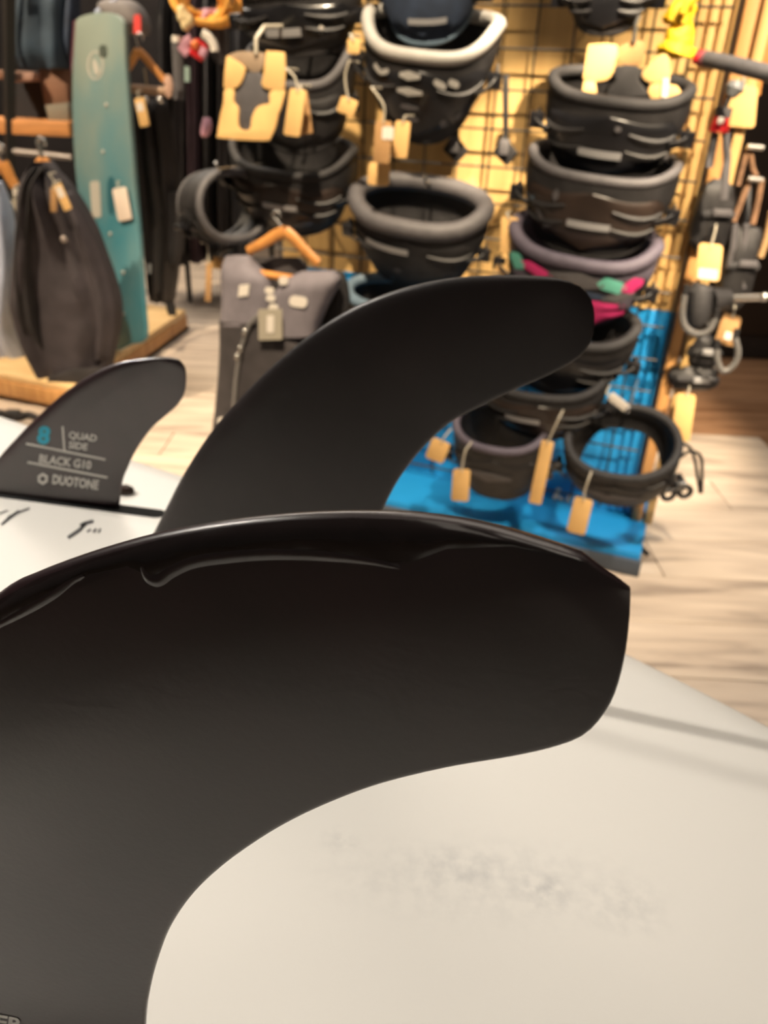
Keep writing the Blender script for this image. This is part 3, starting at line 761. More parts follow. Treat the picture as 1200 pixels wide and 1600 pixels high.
loft_px([(498, 347, 426), (540, 346, 496), (580, 344, 494), (640, 338, 498), (690, 332, 502), (730, 330, 505, .6)], pV - nV * .004, nV, .078, 'torso_panel', VESTD, vest)
loft_px([(424, 496, 536, .5), (445, 488, 544), (480, 482, 546), (530, 478, 536), (600, 470, 520), (660, 466, 505, .6)], pV - nV * .05, nV, .02, 'side_panel', BLK, vest)
loft_px([(402, 388, 470, .5), (420, 392, 480), (445, 404, 470), (470, 415, 440, .6)], pV - nV * .045, nV, .02, 'back_lining', VESTD, vest)
MB().tube([Pp(x, y, pV, nV) + nV * .042 for x, y in [(418, 486), (404, 500), (398, 515), (388, 545), (382, 590), (378, 640), (374, 700)]], .005, 8).build('zip', mat('zip_metal', (.35, .34, .33), .35, metal=.5), vest)
for x, y in [(398, 512), (391, 538), (386, 550)]:
    MB().ball(Pp(x, y, pV, nV) + nV * .048, (.006, .004, .009)).build('zip_pull', CHROME, vest)
for pts in ([(374, 446), (390, 444), (388, 462), (372, 464)], ):
    slab('logo_patch', pts, pV + nV * .037, nV, .002, PAPER, vest, smooth=1, bevel=0)
slab('logo_patch', rrect(452, 463, 480, 480, 7, rot=.16), pV + nV * .037, nV, .002, PAPER, vest, smooth=1, bevel=0)
for (x, y) in [(421, 454), (423, 466), (427, 480)]:
    slab('logo_patch', rrect(x - 7, y - 5, x + 7, y + 5, 4, rot=.2), pV + nV * .037, nV, .002, PAPER, vest, smooth=1, bevel=0)
slab('logo_patch', rrect(436, 432, 450, 445, 4), pV + nV * .035, nV, .002, PAPER, vest, smooth=1, bevel=0)
slab('logo_patch', rrect(340, 652, 352, 664, 4), pV + nV * .04, nV, .002, PAPER, vest, smooth=1, bevel=0)
slab('price_card', rrect(404, 483, 441, 531, 2, rot=-.02), pV + nV * .05, nV, .002, mat('beige_card', (.42, .38, .30), .7), vest, smooth=1, bevel=0)
slab('price_sticker', rrect(417, 493, 428, 520, 2), pV + nV * .052, nV, .001, PAPER, vest, smooth=1, bevel=0)
hanger('orange wooden hanger holding the grey neoprene vest', pV, nV, (446, 362), (388, 392), (498, 412), (428, 330), ((398, 426), (474, 438)), r=.0125)

# ------------------------------------------------------------------ gear hanging at the right end
YR = 1.72
NF = Vector((0, -1, 0))
def pr(x, y, d=0): return P(x, y, YR + d)
# yellow cloth bundle
t = thing('dry_bag', 'crumpled bright yellow cloth bag hanging at the top right', 'bag', pr(1060, 92).to_tuple())
b = MB(); g = []
crd = [(-20, 1082, 10), (0, 1072, 16), (20, 1062, 22), (32, 1058, 23), (40, 1066, 17), (52, 1062, 22), (66, 1060, 23), (72, 1055, 26), (82, 1058, 30), (90, 1064, 20)]
cc = catmull([Vector(q) for q in [(x, y, r) for y, x, r in crd]], 4)
for i, q in enumerate(cc):
    ctr = pr(q.x, q.y, -.02); k = mpp(ctr); row = []
    for j in range(24):
        a = 2 * math.pi * j / 24; rr = q.z * k * (1 + .16 * noise.noise(Vector((math.cos(a) * 2, math.sin(a) * 2, i * .35))))
        row.append(ctr + Vector((rr * math.cos(a), -rr * .7 * math.sin(a), rr * .15 * math.sin(3 * a + i))))
    g.append(row)
b.grid(g, cu=True); b.caps(24, len(g)); b.build('cloth_body', YEL, t)
MB().tube([pr(1090, -6, -.05), pr(1074, 4, -.05), pr(1066, 22, -.05)], .008, 8).build('drawstring', YEL, t)
# kite bar
t = thing('kite_control_bar', 'dark grey control bar with a red collar sticking out at upper right', 'control bar', pr(1150, 104).to_tuple())
MB().tube([pr(1102, 92, -.06), pr(1150, 102, -.12), pr(1230, 122, -.2)], .0135, 12).build('grip', mat('grey_grip', (.09, .088, .095), .6, .15, 80, .3, 300), t)
MB().tube([pr(1086, 88, -.05), pr(1097, 91, -.056)], .0125, 12).build('collar', RED, t)
MB().tube([pr(1096, 91, -.055), pr(1112, 95, -.068)], .0142, 12).build('sleeve', mat('maroon_sleeve', (.22, .06, .07), .5), t)
# second wooden stand behind with round staves
t = thing('stave_rack', 'row of pale round wooden staves at the top right corner', 'wooden rack', P(1170, 118, 1.86).to_tuple())
for i, (x0, x1) in enumerate([(1158, 1136), (1174, 1150), (1190, 1163)]):
    MB().tube([P(x0, -30, 1.84), P(x1, 100, 1.84)], .0105, 12).build('stave', PLY, t)
MB().prism([P(x, y, 1.86) for x, y in [(1200, -30), (1240, -30), (1216, 118), (1172, 104)]], (0, .02, 0)).build('board', OAK, t, bevel=.003)
MB().prism([P(x, y, 1.87) for x, y in [(1150, 118), (1190, 118), (1186, 150), (1150, 145)]], (0, .02, 0)).build('lower_board', HANG, t, bevel=.003)
# safety release with red ring
t = thing('safety_release', 'red and grey quick release with straps hanging beside the wooden post', 'quick release', pr(1128, 312).to_tuple())
MB().tube([pr(1152, 126, -.05), pr(1148, 138, -.05), pr(1140, 150, -.05)], [.012, .018, .010], 10).build('head', mat('grey_plastic', (.16, .17, .18), .4), t)
MB().tube([pr(1140, 150, -.05), pr(1132, 170, -.05)], .005, 8).build('cord', CHAR, t)
MB().tube([pr(1132, 168, -.05), pr(1128, 184, -.05)], .0155, 12).build('sleeve', GREY, t)
MB().tube([pr(1128, 182, -.05), pr(1122, 206, -.05)], [.015, .0185], 14).build('ring', RED, t)
MB().ball(pr(1126, 189, -.075), (.007, .004, .007)).build('button', PAPER, t)
MB().tube([pr(1134, 208, -.05), pr(1136, 250, -.05), pr(1131, 312, -.05)], .0075, 8, flat=.4).build('strap', GREY, t)
MB().tube([pr(1118, 208, -.05), pr(1112, 240, -.05), pr(1108, 262, -.05)], .0075, 8, flat=.4).build('strap', GREY, t)
# coiled leashes
def coil(label, path, r, cr, turns, d, mtl):
    pts = [pr(x, y, d) for x, y in path]; pts = catmull(pts, 14); n = turns * 10
    pts = resample(pts, n); out = []; up = None
    for i, p in enumerate(pts):
        tt = (pts[min(i + 1, n - 1)] - pts[max(i - 1, 0)]).normalized(); x = tt.cross(Vector((0, 1, 0))).normalized(); y = x.cross(tt)
        a = 2 * math.pi * i / 10; out.append(p + (x * math.cos(a) + y * math.sin(a)) * r)
    t = thing('coiled_leash', label, 'leash', pts[n // 2].to_tuple())
    MB().tube(out, cr, 5).build('coil', mtl, t)
    for e in (0, -1):
        MB().tube([pts[e], pts[e] + Vector((0, 0, .02))], r * 1.2, 8).build('cuff', BLK, t)
COILM = mat('grey_coil', (.15, .145, .14), .35)
coil('grey coiled leash looped under the black hub beside the wooden post', [(1070, 460), (1066, 490), (1072, 512), (1090, 522), (1108, 516), (1118, 498)], .0055, .0022, 30, -.06, COILM)
coil('grey coiled leash looped lowest at the right over the dark corner', [(1119, 545), (1122, 568), (1132, 580), (1148, 568), (1153, 550), (1148, 528)], .0055, .0022, 30, -.04, COILM)
# hub with a chrome spindle
t = thing('foot_pump_hub', 'black cylindrical hub with a chrome spindle pointing right', 'hub', pr(1100, 500).to_tuple())
MB().tube([pr(1097, 444, -.03), pr(1094, 452, -.03), pr(1090, 500, -.03), pr(1094, 506, -.03)], [.018, .027, .027, .02], 20).build('drum', DGREY, t)
MB().tube([pr(1108, 470, -.03), pr(1138, 466, -.02)], [.03, .02], 16).build('collar', BLK, t)
MB().tube([pr(1136, 466, -.02), pr(1194, 464, -.06)], .0075, 12).build('spindle', CHROME, t)
MB().ball(pr(1194, 464, -.062), .0095).build('knob', CHROME, t)
# straps, cords, black lumps
def cords(label, name, cat, strands, r, mtl, d, extra=()):
    t = thing(name, label, cat, pr(*strands[0][-1], d).to_tuple())
    for s in strands: MB().tube([pr(x, y, d) for x, y in [q.xy for q in catmull(px2(s), 5)]], r, 7).build('strand', mtl, t)
    for (x, y, w_) in extra: MB().tube([pr(x - w_, y - 1, d - .012), pr(x + w_, y + 1, d - .012)], .0055, 8).build('metal_loop', CHROME, t)
    return t
BCORD = mat('brown_cord', (.22, .12, .065), .7, .3, 40)
cords('brown doubled cord hanging on a metal loop at the right edge', 'bridle_cord', 'cord', [[(1168, 232), (1160, 262), (1153, 290)], [(1172, 232), (1176, 262), (1182, 275)]], .0055, BCORD, .03, [(1180, 230, 12)])
cords('brown frayed cord pair below the metal loops at the right edge', 'bridle_cord', 'cord', [[(1172, 280), (1160, 310), (1146, 346)], [(1190, 280), (1184, 315), (1176, 350)]], .0065, BCORD, .03, [(1180, 280, 11)])
cords('pale cord at the right border above the dark corner', 'bridle_cord', 'cord', [[(1206, 330), (1198, 370), (1188, 402)]], .007, mat('tan_cord', (.42, .26, .12), .7), .03)
cords('grey webbing straps hanging down behind the white-labelled tag', 'harness_strap', 'strap', [[(1148, 350), (1144, 390), (1138, 420)], [(1166, 350), (1160, 400), (1160, 450)]], .0075, GREY, .03)
for (lab, x, y, rx, ry, rz, hl) in [('black moulded bag block hanging under the grey safety strap', 1112, 340, .042, .03, .075, 0), ('black foot strap bundle under the coiled leashes beside the wooden post', 1082, 588, .06, .035, .03, 1), ('black padded bundle between the coiled leashes', 1098, 548, .04, .03, .04, 1), ('black gear bag hanging behind the chrome spindle', 1152, 420, .04, .03, .09, 0)]:
    c = pr(x, y, .05); t = thing('gear_bag', lab, 'gear bag', (c - Vector((0, 0, rz))).to_tuple())
    b = MB(); rows = []
    for i in range(13):
        th = math.pi * (i + .05) / 12.1; row = []
        for k in range(20):
            ph = 2 * math.pi * k / 20; v = Vector((math.sin(th) * math.cos(ph), math.sin(th) * math.sin(ph), math.cos(th)))
            f = 1 + .22 * noise.noise(v * 2.2 + Vector((x * .1, y * .1, 0)))
            q = Vector([abs(a) ** .75 * (1 if a > 0 else -1) for a in v])
            row.append(c + Vector((q.x * rx, q.y * ry, q.z * rz)) * f)
        rows.append(row)
    b.grid(rows, cu=True); b.caps(20, 13); b.build('body', BLK, t)
    MB().tube([c + Vector((-rx * .8, -ry * 1.05, rz * .1)), c + Vector((0, -ry * 1.25, rz * .18)), c + Vector((rx * .8, -ry * 1.05, rz * .1))], .008, 8, flat=.4).build('strap', DGREY, t)
    MB().box(c + Vector((rx * .1, -ry * 1.3, rz * .2)), (.04, .008, .014)).build('buckle', SILV if hl else GREY, t, bevel=.002)
    MB().tube([c + Vector((0, 0, rz * .8)), c + Vector((0, .05, rz + .08))], .006, 6).build('loop', BLK, t)
# thin black cords trailing on the right of the hoop harness and on the floor
t = thing('leash_cord', 'thin black cords and rings hanging at the right of the hoop harness', 'cord', pr(1085, 775, -.1).to_tuple())
MB().tube([pr(x, y, -.1) for x, y in [q.xy for q in catmull(px2([(1060, 690), (1078, 700), (1086, 720), (1090, 745), (1094, 770)]), 5)]], .004, 7).build('strand', BLK, t)
MB().tube([pr(x, y, -.1) for x, y in [q.xy for q in catmull(px2([(1056, 720), (1076, 706), (1094, 712), (1097, 735), (1096, 770)]), 5)]], .004, 7).build('strand', BLK, t)
for (x, y) in [(1070, 768), (1056, 752), (1044, 772)]:
    k = mpp(pr(x, y, -.1)) * 9
    MB().tube([pr(x, y, -.1) + Vector((k * math.cos(a), 0, k * math.sin(a))) for a in [2 * math.pi * i / 16 for i in range(16)]], .0065, 7, closed=True).build('ring', BLK, t)
t = thing('leash_cord', 'short dark cord loop lying on the floor beside the stand', 'cord', Pz(990, 860, 0).to_tuple())
MB().tube([Pz(q.x, q.y, .006) for q in catmull(px2([(930, 880), (955, 850), (975, 842), (995, 848), (1012, 866)]), 5)], .006, 7).build('strand', CHAR, t)

t = thing('leg_strap', 'dark strap lying on the floor at the left border behind the white board', 'strap', Pz(30, 652, 0).to_tuple())
MB().tube([Pz(q.x, q.y, .012) for q in catmull(px2([(-30, 640), (5, 646), (25, 652), (45, 648), (70, 658), (90, 660)]), 5)], .012, 7).build('webbing', CHAR, t)
MB().box(Pz(20, 648, .015), (.05, .04, .03)).build('buckle', BLK, t, bevel=.006)

# ------------------------------------------------------------------ clothing area at the left
Y0 = 2.95
cA = Pz(112, 604, .1); eL = Pz(-60, 572, .1); eR = Pz(290, 484, .1)
plat = thing('display_platform', 'low wooden display platform under the clothes and the teal board', 'platform', Pz(112, 604, 0).to_tuple())
quad = [cA, eR, eL + eR - cA, eL]
MB().prism([p - Vector((0, 0, .012)) for p in quad], (0, 0, .024)).build('top', mat('platform_pine', (.78, .55, .28), .5, 0, 6, .08, 150, stretch=(1, 8, 1), c2=(.64, .42, .19)), plat, bevel=.004)
for a, c_ in ((cA, eR), (eL, cA)):
    MB().prism([a - Vector((0, 0, .024)), c_ - Vector((0, 0, .024)), Vector((c_.x, c_.y, .02)), Vector((a.x, a.y, .02))], (0, .02, 0)).build('skirt', OAK, plat, bevel=.002)
MB().prism([Vector((p.x, p.y + .03, .01)) for p in quad], (0, 0, .02)).build('shade_plinth', DWALL, plat)  # recessed base coloured dark for the shade under the platform
# teal kiteboard
pk = P(172, 300, Y0); yk = R_(-38); nk = Vector((math.sin(yk), -math.cos(yk), 0)); nk = (nk + Vector((0, 0, .12))).normalized()
kb = thing('kiteboard', 'tall teal and grey kiteboard standing upright on the wooden platform', 'kiteboard', Pp(196, 540, pk, nk).to_tuple())
TEALB = mat('teal_board', (.05, .20, .25), .45, 0, 5, .02, 100, c2=(.22, .26, .22), stretch=(1, 1, .7), lo=.3, hi=.75)
ol = [(121, 34), (135, 24), (165, 20), (190, 27), (197, 50), (200, 110), (205, 180), (211, 250), (217, 330), (222, 400), (226, 470), (229, 528), (205, 538), (178, 546), (172, 500), (160, 440), (145, 380), (128, 320), (120, 260), (116, 180), (116, 110), (117, 60)]
nt = TEALB.node_tree; bs = nt.nodes['Principled BSDF']; rmp = [x for x in nt.nodes if x.type == 'VALTORGB'][0]; nz = [x for x in nt.nodes if x.type == 'TEX_NOISE'][0]
sp = nt.nodes.new('ShaderNodeSeparateXYZ'); nt.links.new([x for x in nt.nodes if x.type == 'TEX_COORD'][0].outputs['Object'], sp.inputs[0])
md = nt.nodes.new('ShaderNodeMath'); md.operation = 'MULTIPLY_ADD'; md.inputs[1].default_value = .42; nt.links.new(sp.outputs[2], md.inputs[0])
m2 = nt.nodes.new('ShaderNodeMath'); m2.operation = 'MULTIPLY_ADD'; m2.inputs[1].default_value = .75; m2.inputs[2].default_value = -.14; nt.links.new(nz.outputs['Fac'], m2.inputs[0])
nt.links.new(m2.outputs[0], md.inputs[2]); nt.links.new(md.outputs[0], rmp.inputs[0])     # paint fades from teal to grey towards the tip
slab('board_core', ol, pk, nk, .018, TEALB, kb, bevel=.005, smooth=3)
slab('board_edge', [(118, 34), (121, 32), (116, 110), (115, 120), (114, 100)], pk + nk * .002, nk, .016, mat('plum_edge', (.12, .03, .05), .5), kb, smooth=1, bevel=0)
def ringpx(x, y, rx, ry, w_):
    b = MB(); o = []; i_ = []
    for k in range(24):
        a = 2 * math.pi * k / 24
        o.append(Pp(x + rx * math.cos(a), y + ry * math.sin(a), pk + nk * .0102, nk)); i_.append(Pp(x + (rx - w_) * math.cos(a), y + (ry - w_) * math.sin(a), pk + nk * .0102, nk))
    b.grid([o, i_], cu=True); return b
PALE = mat('pale_print', (.42, .40, .35), .6)
ringpx(149, 102, 13, 23, 3).build('emblem_ring', PALE, kb, smooth=False)
slab('emblem', [(145, 92), (152, 98), (156, 112), (150, 118), (146, 110)], pk + nk * .0102, nk, .001, PALE, kb, bevel=0)
slab('dark_insert', rrect(155, 70, 167, 90, 5), pk + nk * .0102, nk, .001, mat('olive_print', (.06, .075, .06), .6), kb, smooth=1, bevel=0)
slab('pale_stripe', rrect(142, 283, 157, 340, 4, rot=-.06), pk + nk * .0102, nk, .001, PALE, kb, smooth=1, bevel=0)
for x, y in [(165, 238), (176, 366), (170, 165), (196, 426), (196, 490)]:
    MB().ball(Pp(x, y, pk, nk) + nk * .008, .008).build('insert_screw', PALE, kb)
slab('dark_flash', [(168, 285), (174, 275), (180, 290), (178, 330), (172, 335), (168, 320)], pk + nk * .0102, nk, .001, mat('deep_teal', (.02, .10, .13), .5), kb, bevel=0)
hang_tag('white paper price tag on the teal kiteboard', 191, 319, 22, 52, -11, 0, mat('peach_paper', (.72, .60, .50), .7), tie=((-3, -14),), pn=nk, pt=pk + nk * .02, group='pale tags')
# grey hood above the board with a red mark
t = thing('neoprene_hood', 'grey rounded hood with a bright red mark above the teal board', 'hood', P(205, 55, 3.2).to_tuple())
pt = P(200, 40, 3.2); n_ = NF
loft_px([(0, 165, 205, .4), (8, 155, 218, .8), (24, 165, 228), (40, 185, 232), (54, 192, 232, .6)], pt, n_, .16, 'hood_shell', mat('hood_grey', (.15, .135, .13), .8, .15, 20), t)
slab('red_mark', rrect(209, 23, 220, 53, 4), pt + n_ * .088, n_, .004, mat('red_coral', (.8, .07, .06), .5), t, smooth=1, bevel=0)
slab('pale_loop', [(148, 16), (165, 6), (180, -4), (184, 0), (168, 12), (152, 22)], pt + n_ * .05, n_, .01, LBLUE, t)
# clothes
def garment(label, rows, Y, depth, mtl, name='jacket', cat='jacket', fold=(9, .012), seed=0, n=None, parts=()):
    pt = P((rows[0][1] + rows[0][2]) / 2, rows[0][0], Y); n = n or NF
    t = thing(name, label, cat, P((rows[-1][1] + rows[-1][2]) / 2, rows[-1][0], Y).to_tuple())
    loft_px(rows, pt, n, depth, 'body', mtl, t, fold=fold, seed=seed)
    return t, pt, n
j, pt, n_ = garment('dark plum jacket hanging point down in front of the platform at left', [(252, 55, 78, .3), (268, 44, 92, .6), (300, 34, 116), (350, 28, 146), (400, 24, 165), (450, 20, 182), (480, 18, 189), (510, 26, 188), (550, 44, 178), (590, 68, 168), (612, 80, 150, .7)], 2.62, .17, PLUMC, fold=(11, .02), seed=1.3)
for x, y in [(118, 366), (90, 594)]:
    MB().ball(P(x, y, 2.62) + n_ * .10, (.011, .005, .011)).build('snap', mat('pewter', (.35, .3, .27), .35, metal=.4), j)
loft_px([(262, 52, 74, .4), (290, 40, 62), (340, 33, 60), (420, 28, 58), (500, 36, 66), (540, 52, 78, .5)], P(60, 300, 2.58), n_, .10, 'sleeve', CHAR, j, fold=(5, .01), seed=4)
loft_px([(300, 96, 112, .4), (350, 112, 140), (420, 128, 168), (490, 140, 184), (560, 138, 172, .6)], P(140, 400, 2.58), n_, .09, 'sleeve', PLUMC, j, fold=(5, .01), seed=6)
slab('waist_hem', [(76, 588), (160, 574), (152, 612), (86, 616)], P(110, 600, 2.60) + n_ * .08, n_, .012, CHAR, j)
hanger('wooden hanger of the dark plum jacket with curled metal hook', P(68, 255, 2.62), NF, (68, 252), (50, 266), (86, 272), (60, 216), r=.014, hookr=.006)
hang_tag('kraft tag with white sticker on the dark plum jacket', 98, 308, 13, 44, -24, 0, KRAFT, tie=((-8, -12), (-14, -20)), pn=NF, pt=P(98, 308, 2.48), sticker=(-4, -8, 9, 18))
hang_tag('brown tag behind the white-stickered tag on the dark plum jacket', 84, 312, 10, 38, 0, 0, KRAFT2, tie=((0, -12),), pn=NF, pt=P(84, 312, 2.49))
garment('pale blue garment hanging at the left border behind the plum jacket', [(285, -40, 2, .5), (330, -40, 16), (400, -40, 26), (460, -38, 24), (510, -30, 22), (560, -8, 40, .6), (572, 20, 40, .4)], 2.78, .1, LBLUE, fold=(6, .012), seed=3)
t = hanger('wooden hanger at the left border above the pale blue garment', P(8, 270, 2.74), NF, (4, 256), (-40, 290), (24, 292), (-4, 226), r=.02, hookr=.006)
hang_tag('small white tag beside the left border hanger', 25, 300, 10, 10, 0, 0, PAPER, tie=((-2, -8),), pn=NF, pt=P(25, 300, 2.62), group='pale tags')
hang_tag('pale curled tie tag below the left border hanger', 26, 322, 9, 22, -20, 0, ZIP, tie=((-2, -8),), pn=NF, pt=P(26, 322, 2.62), group='pale tags')
# black wetsuit with hanger
j, pt, n_ = garment('long black wetsuit hanging right of the teal board', [(158, 204, 262, .5), (180, 206, 266), (240, 212, 274), (300, 220, 280), (360, 226, 282), (420, 230, 278), (455, 234, 274), (470, 236, 272, .6)], 3.05, .13, mat('wetsuit_black', (.014, .011, .010), .6, .3, 12, .2, 300), name='wetsuit', cat='wetsuit', fold=(10, .016), seed=2)
loft_px([(300, 262, 288, .5), (340, 264, 290), (390, 262, 286), (412, 264, 280, .5)], P(275, 340, 3.0), NF, .07, 'sleeve', CHAR, j, fold=(3, .006))
loft_px([(455, 256, 268, .6), (485, 262, 274), (492, 264, 276, .5)], P(265, 470, 3.05), NF, .05, 'foot', BLK, j)
slab('logo_patch', rrect(229, 412, 236, 428, 2), P(232, 420, 2.97), NF, .002, SILV, j, smooth=1, bevel=0)
hanger('wooden hanger with a pale bar above the black wetsuit', P(228, 100, 3.0), NF, (216, 80), (199, 108), (258, 126), (214, 52), None, r=.013)
t = thing('hanger_clamp', 'pale wooden trouser clamp bar below the wetsuit hanger', 'clamp bar', P(232, 142, 3.0).to_tuple())
MB().tube([P(202, 138, 3.0), P(258, 143, 3.0)], .014, 10, flat=.7).build('bar', mat('pale_wood', (.42, .27, .17), .5, .1, 10), t)
for x in (228, 250): MB().ball(P(x, 156, 2.99), .013).build('clamp_knob', CHROME, t)
MB().tube([P(230, 138, 3.0), P(225, 106, 3.0)], .004, 6).build('stem', CHROME, t)
slab('pink_tape', [(256, 124), (264, 116), (270, 130), (268, 150), (260, 152)], P(262, 130, 2.98), NF, .006, mat('peach_tape', (.6, .38, .28), .6), t)
hang_tag('kraft tag with white top hanging on the black wetsuit', 222, 175, 15, 46, -12, 0, KRAFT, tie=((-3, -14),), sticker=(-3, -8, 10, 14), pn=NF, pt=P(222, 175, 2.9))
# navy garment and shelves in the left corner
j, pt, n_ = garment('faded navy top hanging above the wooden shelf in the upper left corner', [(-40, 14, 106, .6), (0, 15, 104), (40, 14, 104), (80, 16, 106), (108, 20, 108, .7)], 3.2, .14, mat('faded_navy', (.03, .05, .075), .8, .45, 5, .2, 300), name='sweater', cat='sweater', fold=(7, .02), seed=8)
loft_px([(-40, 96, 124, .6), (30, 98, 122), (70, 102, 120), (100, 106, 116, .5)], P(110, 40, 3.22), NF, .1, 'sleeve', NAVY, j, fold=(3, .008))
t = thing('shelf_unit', 'wooden shelf on a black upright post in the left corner', 'shelf', P(12, 330, 3.1).to_tuple())
MB().tube([P(14, -40, 3.1), P(16, 330, 3.1)], .022, 4).build('upright', WIRE, t)
MB().box(P(30, 196, 3.2), (.46, .22, .05)).build('shelf_board', SHELFW, t, bevel=.004)
MB().box(P(30, 118, 3.35), (.46, .1, .03)).build('shelf_board', BWOOD, t, bevel=.004)
MB().tube([P(-20, 232, 3.1), P(60, 240, 3.1), P(112, 246, 3.1)], .011, 8).build('clothes_rail', mat('dull_steel', (.2, .18, .17), .4, metal=.6), t)
MB().prism([P(x, y, 3.3) for x, y in [(22, 128), (70, 126), (84, 184), (22, 184)]], (0, .1, 0)).build('crate', mat('black_crate', (.01, .01, .014), .7), None)
tagp(bpy.data.objects['crate'], 'black box standing on the wooden shelf in the left corner', 'box')
b = MB().prism([P(x, y, 3.24) for x, y in [(70, 108), (112, 104), (116, 160), (80, 164)]], (0, .12, 0)).build('carton', BWOOD, bevel=.004)
tagp(b, 'reddish brown carton between the navy top and the teal board', 'carton')
b = MB().prism([P(x, y, 3.22) for x, y in [(80, 164), (116, 160), (118, 190), (86, 190)]], (0, .12, 0)).build('carton', mat('grey_carton', (.2, .18, .14), .7), bevel=.004)
tagp(b, 'grey beige carton under the reddish brown carton', 'carton')
b = MB().prism([P(x, y, 3.18) for x, y in [(20, 116), (62, 114), (62, 126), (20, 128)]], (0, .12, 0)).build('book', mat('pinkish_card', (.35, .2, .15), .7), bevel=.002)
tagp(b, 'flat pinkish box under the hem of the navy top', 'box')
# row of dark clothes further back
cols = [(BLK, 0), (CHAR, 1), (mat('dark_plum', (.035, .018, .026), .8, .3, 10), 2), (BLK, 3), (CHAR, 4), (mat('dark_slate', (.03, .032, .04), .8, .3, 10), 5)]
labs = ['black garment hanging just right of the wetsuit on the far rail', 'charcoal garment second from the wetsuit on the far rail', 'dark plum garment third from the wetsuit on the far rail', 'black garment fourth from the wetsuit on the far rail', 'charcoal garment beside the cardboard insert on the far rail', 'slate garment ending the far rail behind the left harnesses']
for i, (mt, k) in enumerate(cols):
    x = 268 + i * 22
    garment(labs[i], [(-30, x - 6, x + 7, .5), (20, x - 9, x + 10), (120, x - 9, x + 10), (240, x - 9, x + 10), (330, x - 9, x + 10), (392 + (i * 37 % 20), x - 7, x + 8, .6)], 4.1 + .02 * (i % 2), .34, mt, name='hanging_garment', cat='garment', fold=(5, .02), seed=i * 2.1)
t = thing('clothes_rack', 'dark clothes rail behind the wetsuit carrying the far garments', 'clothes rack', P(330, 420, 4.2).to_tuple())
MB().tube([P(250, -38, 4.1), P(420, -30, 4.1)], .015, 8).build('rail', WIRE, t)
for x in (256, 412):
    a = P(x, -38, 4.12); MB().tube([a, Vector((a.x, a.y, 0))], .014, 8).build('post', WIRE, t)
# colourful gear at the upper left of the stand
YC_ = 3.0
t = thing('rope_bundle', 'coiled orange rope bundle at the top left above the pink cloth', 'rope', P(310, 30, YC_).to_tuple())
for i in range(7):
    r = .05 + .012 * i
    c = P(318, 2, YC_) + Vector((.004 * i, -.01 * (i % 3), .004 * i))
    MB().tube([c + Vector((r * 1.1 * math.cos(a), -.02 * math.sin(2 * a + i), r * .75 * math.sin(a))) for a in [2 * math.pi * q / 28 for q in range(28)]], .0085, 7, closed=True).build('loop', ROPE, t)
for i, (x, y) in enumerate([(284, 18), (290, 26), (296, 32), (290, 38), (284, 26)]):
    MB().ball(P(x, y, YC_ - .05), (.016, .014, .02)).build('knot', mat('cream_rope', (.72, .56, .3), .7), t)
b_ = garment('pink and lilac cloth under the orange rope bundle', [(14, 300, 342, .5), (24, 298, 340), (34, 306, 326), (40, 310, 318, .5)], YC_ + .02, .06, LILAC, name='cloth', cat='cloth', fold=(5, .01))
t = garment('grey folded gear bag right of the orange rope bundle', [(6, 336, 352, .5), (30, 322, 354), (60, 330, 356), (90, 336, 356), (100, 342, 354, .5)], YC_ + .1, .1, mat('grey_nylon', (.11, .105, .11), .6, .25, 12, .2, 100), name='gear_bag', cat='gear bag', fold=(7, .018))
t = thing('buckle_clip', 'red buckle clip below the pink cloth at upper left', 'buckle', P(312, 92, YC_).to_tuple())
MB().box(P(311, 78, YC_ - .03), (.05, .03, .055), Matrix.Rotation(.5, 3, 'Y')).build('clip_body', RED, t, bevel=.008)
MB().box(P(318, 82, YC_ - .06), (.026, .02, .03), Matrix.Rotation(.5, 3, 'Y')).build('clip_tongue', LILAC, t, bevel=.006)
MB().ball(P(305, 70, YC_ - .05), .015).build('clip_knob', mat('orange_plastic', (.75, .2, .05), .4), t)
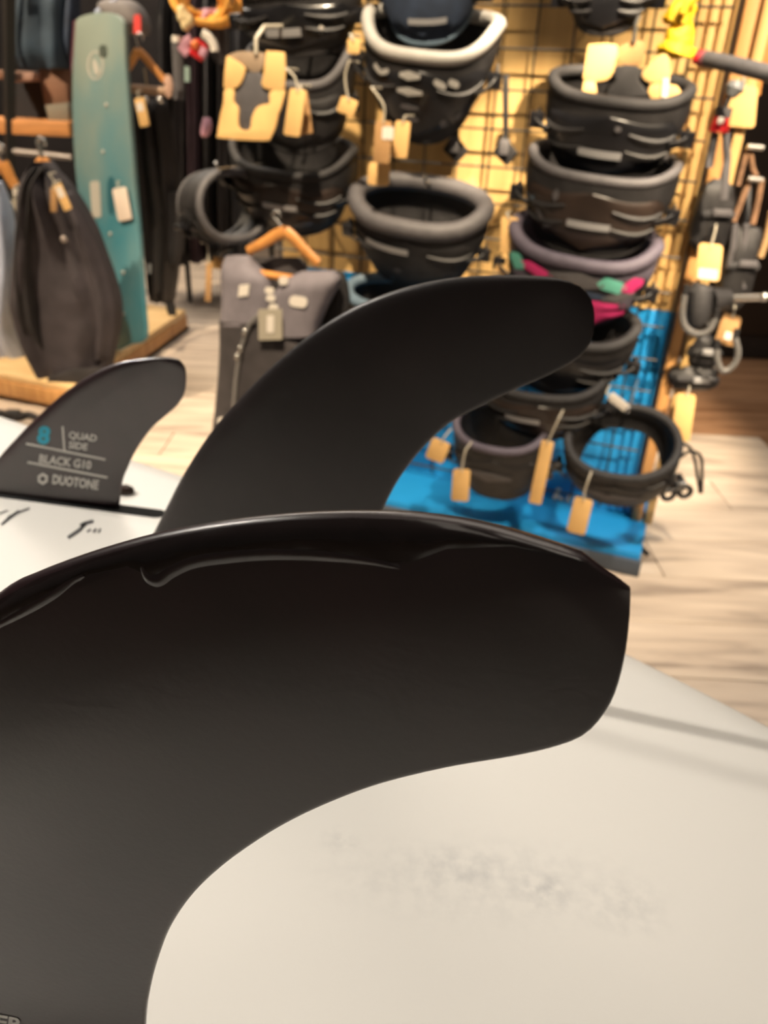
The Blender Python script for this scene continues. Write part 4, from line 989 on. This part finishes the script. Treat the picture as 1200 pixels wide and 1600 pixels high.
t = tagp(MB().tube([P(x, y, YC_ - .07) for x, y in [q.xy for q in catmull(px2([(316, 52), (326, 58), (334, 70), (336, 80)]), 4)]], .014, 10, flat=.7).build('strap_end', PAPER), 'white curved strap end beside the red buckle clip', 'strap')
t = tagp(MB().tube([P(x, y, YC_ - .02) for x, y in [q.xy for q in catmull(px2([(300, 60), (290, 68), (284, 72), (294, 84)]), 4)]], .016, 8, flat=.6).build('ribbon', LILAC), 'pink ribbon left of the red buckle clip', 'ribbon')
t = tagp(MB().tube([P(276, 56, YC_ - .02), P(277, 66, YC_ - .02)], .016, 10).build('toggle', PAPER), 'small white toggle left of the pink ribbon', 'toggle')
t = tagp(MB().tube([P(293, 104, YC_), P(293, 128, YC_)], .010, 8, flat=.6).build('tag_strip', mat('mint_label', (.3, .42, .38), .6)), 'narrow mint label strip under the red buckle clip', 'label')
t = tagp(MB().tube([P(277, 66, YC_ + .02), P(279, 110, YC_ + .02), P(280, 156, YC_ + .02)], .02, 8, flat=.4).build('webbing_strap', GREY), 'long grey webbing strap hanging from the white toggle', 'strap')
b_ = garment('small pink pouch hanging low among the far dark garments', [(184, 318, 328, .5), (196, 315, 331), (208, 314, 328), (214, 316, 324, .5)], 3.6, .06, LILAC, name='pouch', cat='pouch', fold=(3, .005))
MB().tube([P(322, 186, 3.6), P(322, 60, 3.75), P(322, -32, 4.08)], .004, 6).build('strap', CHAR, b_[0])

# dark cabinet behind the gear on the right
t = thing('cabinet', 'dark cabinet standing behind the hanging gear at right', 'cabinet', P(1190, 572, 3.3).to_tuple())
cb = Pz(1180, 566, 0)
MB().box((cb.x + .35, cb.y + .3, .7), (1.6, .5, 1.4)).build('body', DWALL, t, bevel=.01)
MB().box((cb.x + .0, cb.y + .045, .72), (.72, .02, 1.2)).build('door', mat('dark_brown_door', (.03, .02, .014), .5), t, bevel=.004)
MB().box((cb.x + .74, cb.y + .045, .72), (.72, .02, 1.2)).build('door', MATS['dark_brown_door'], t, bevel=.004)
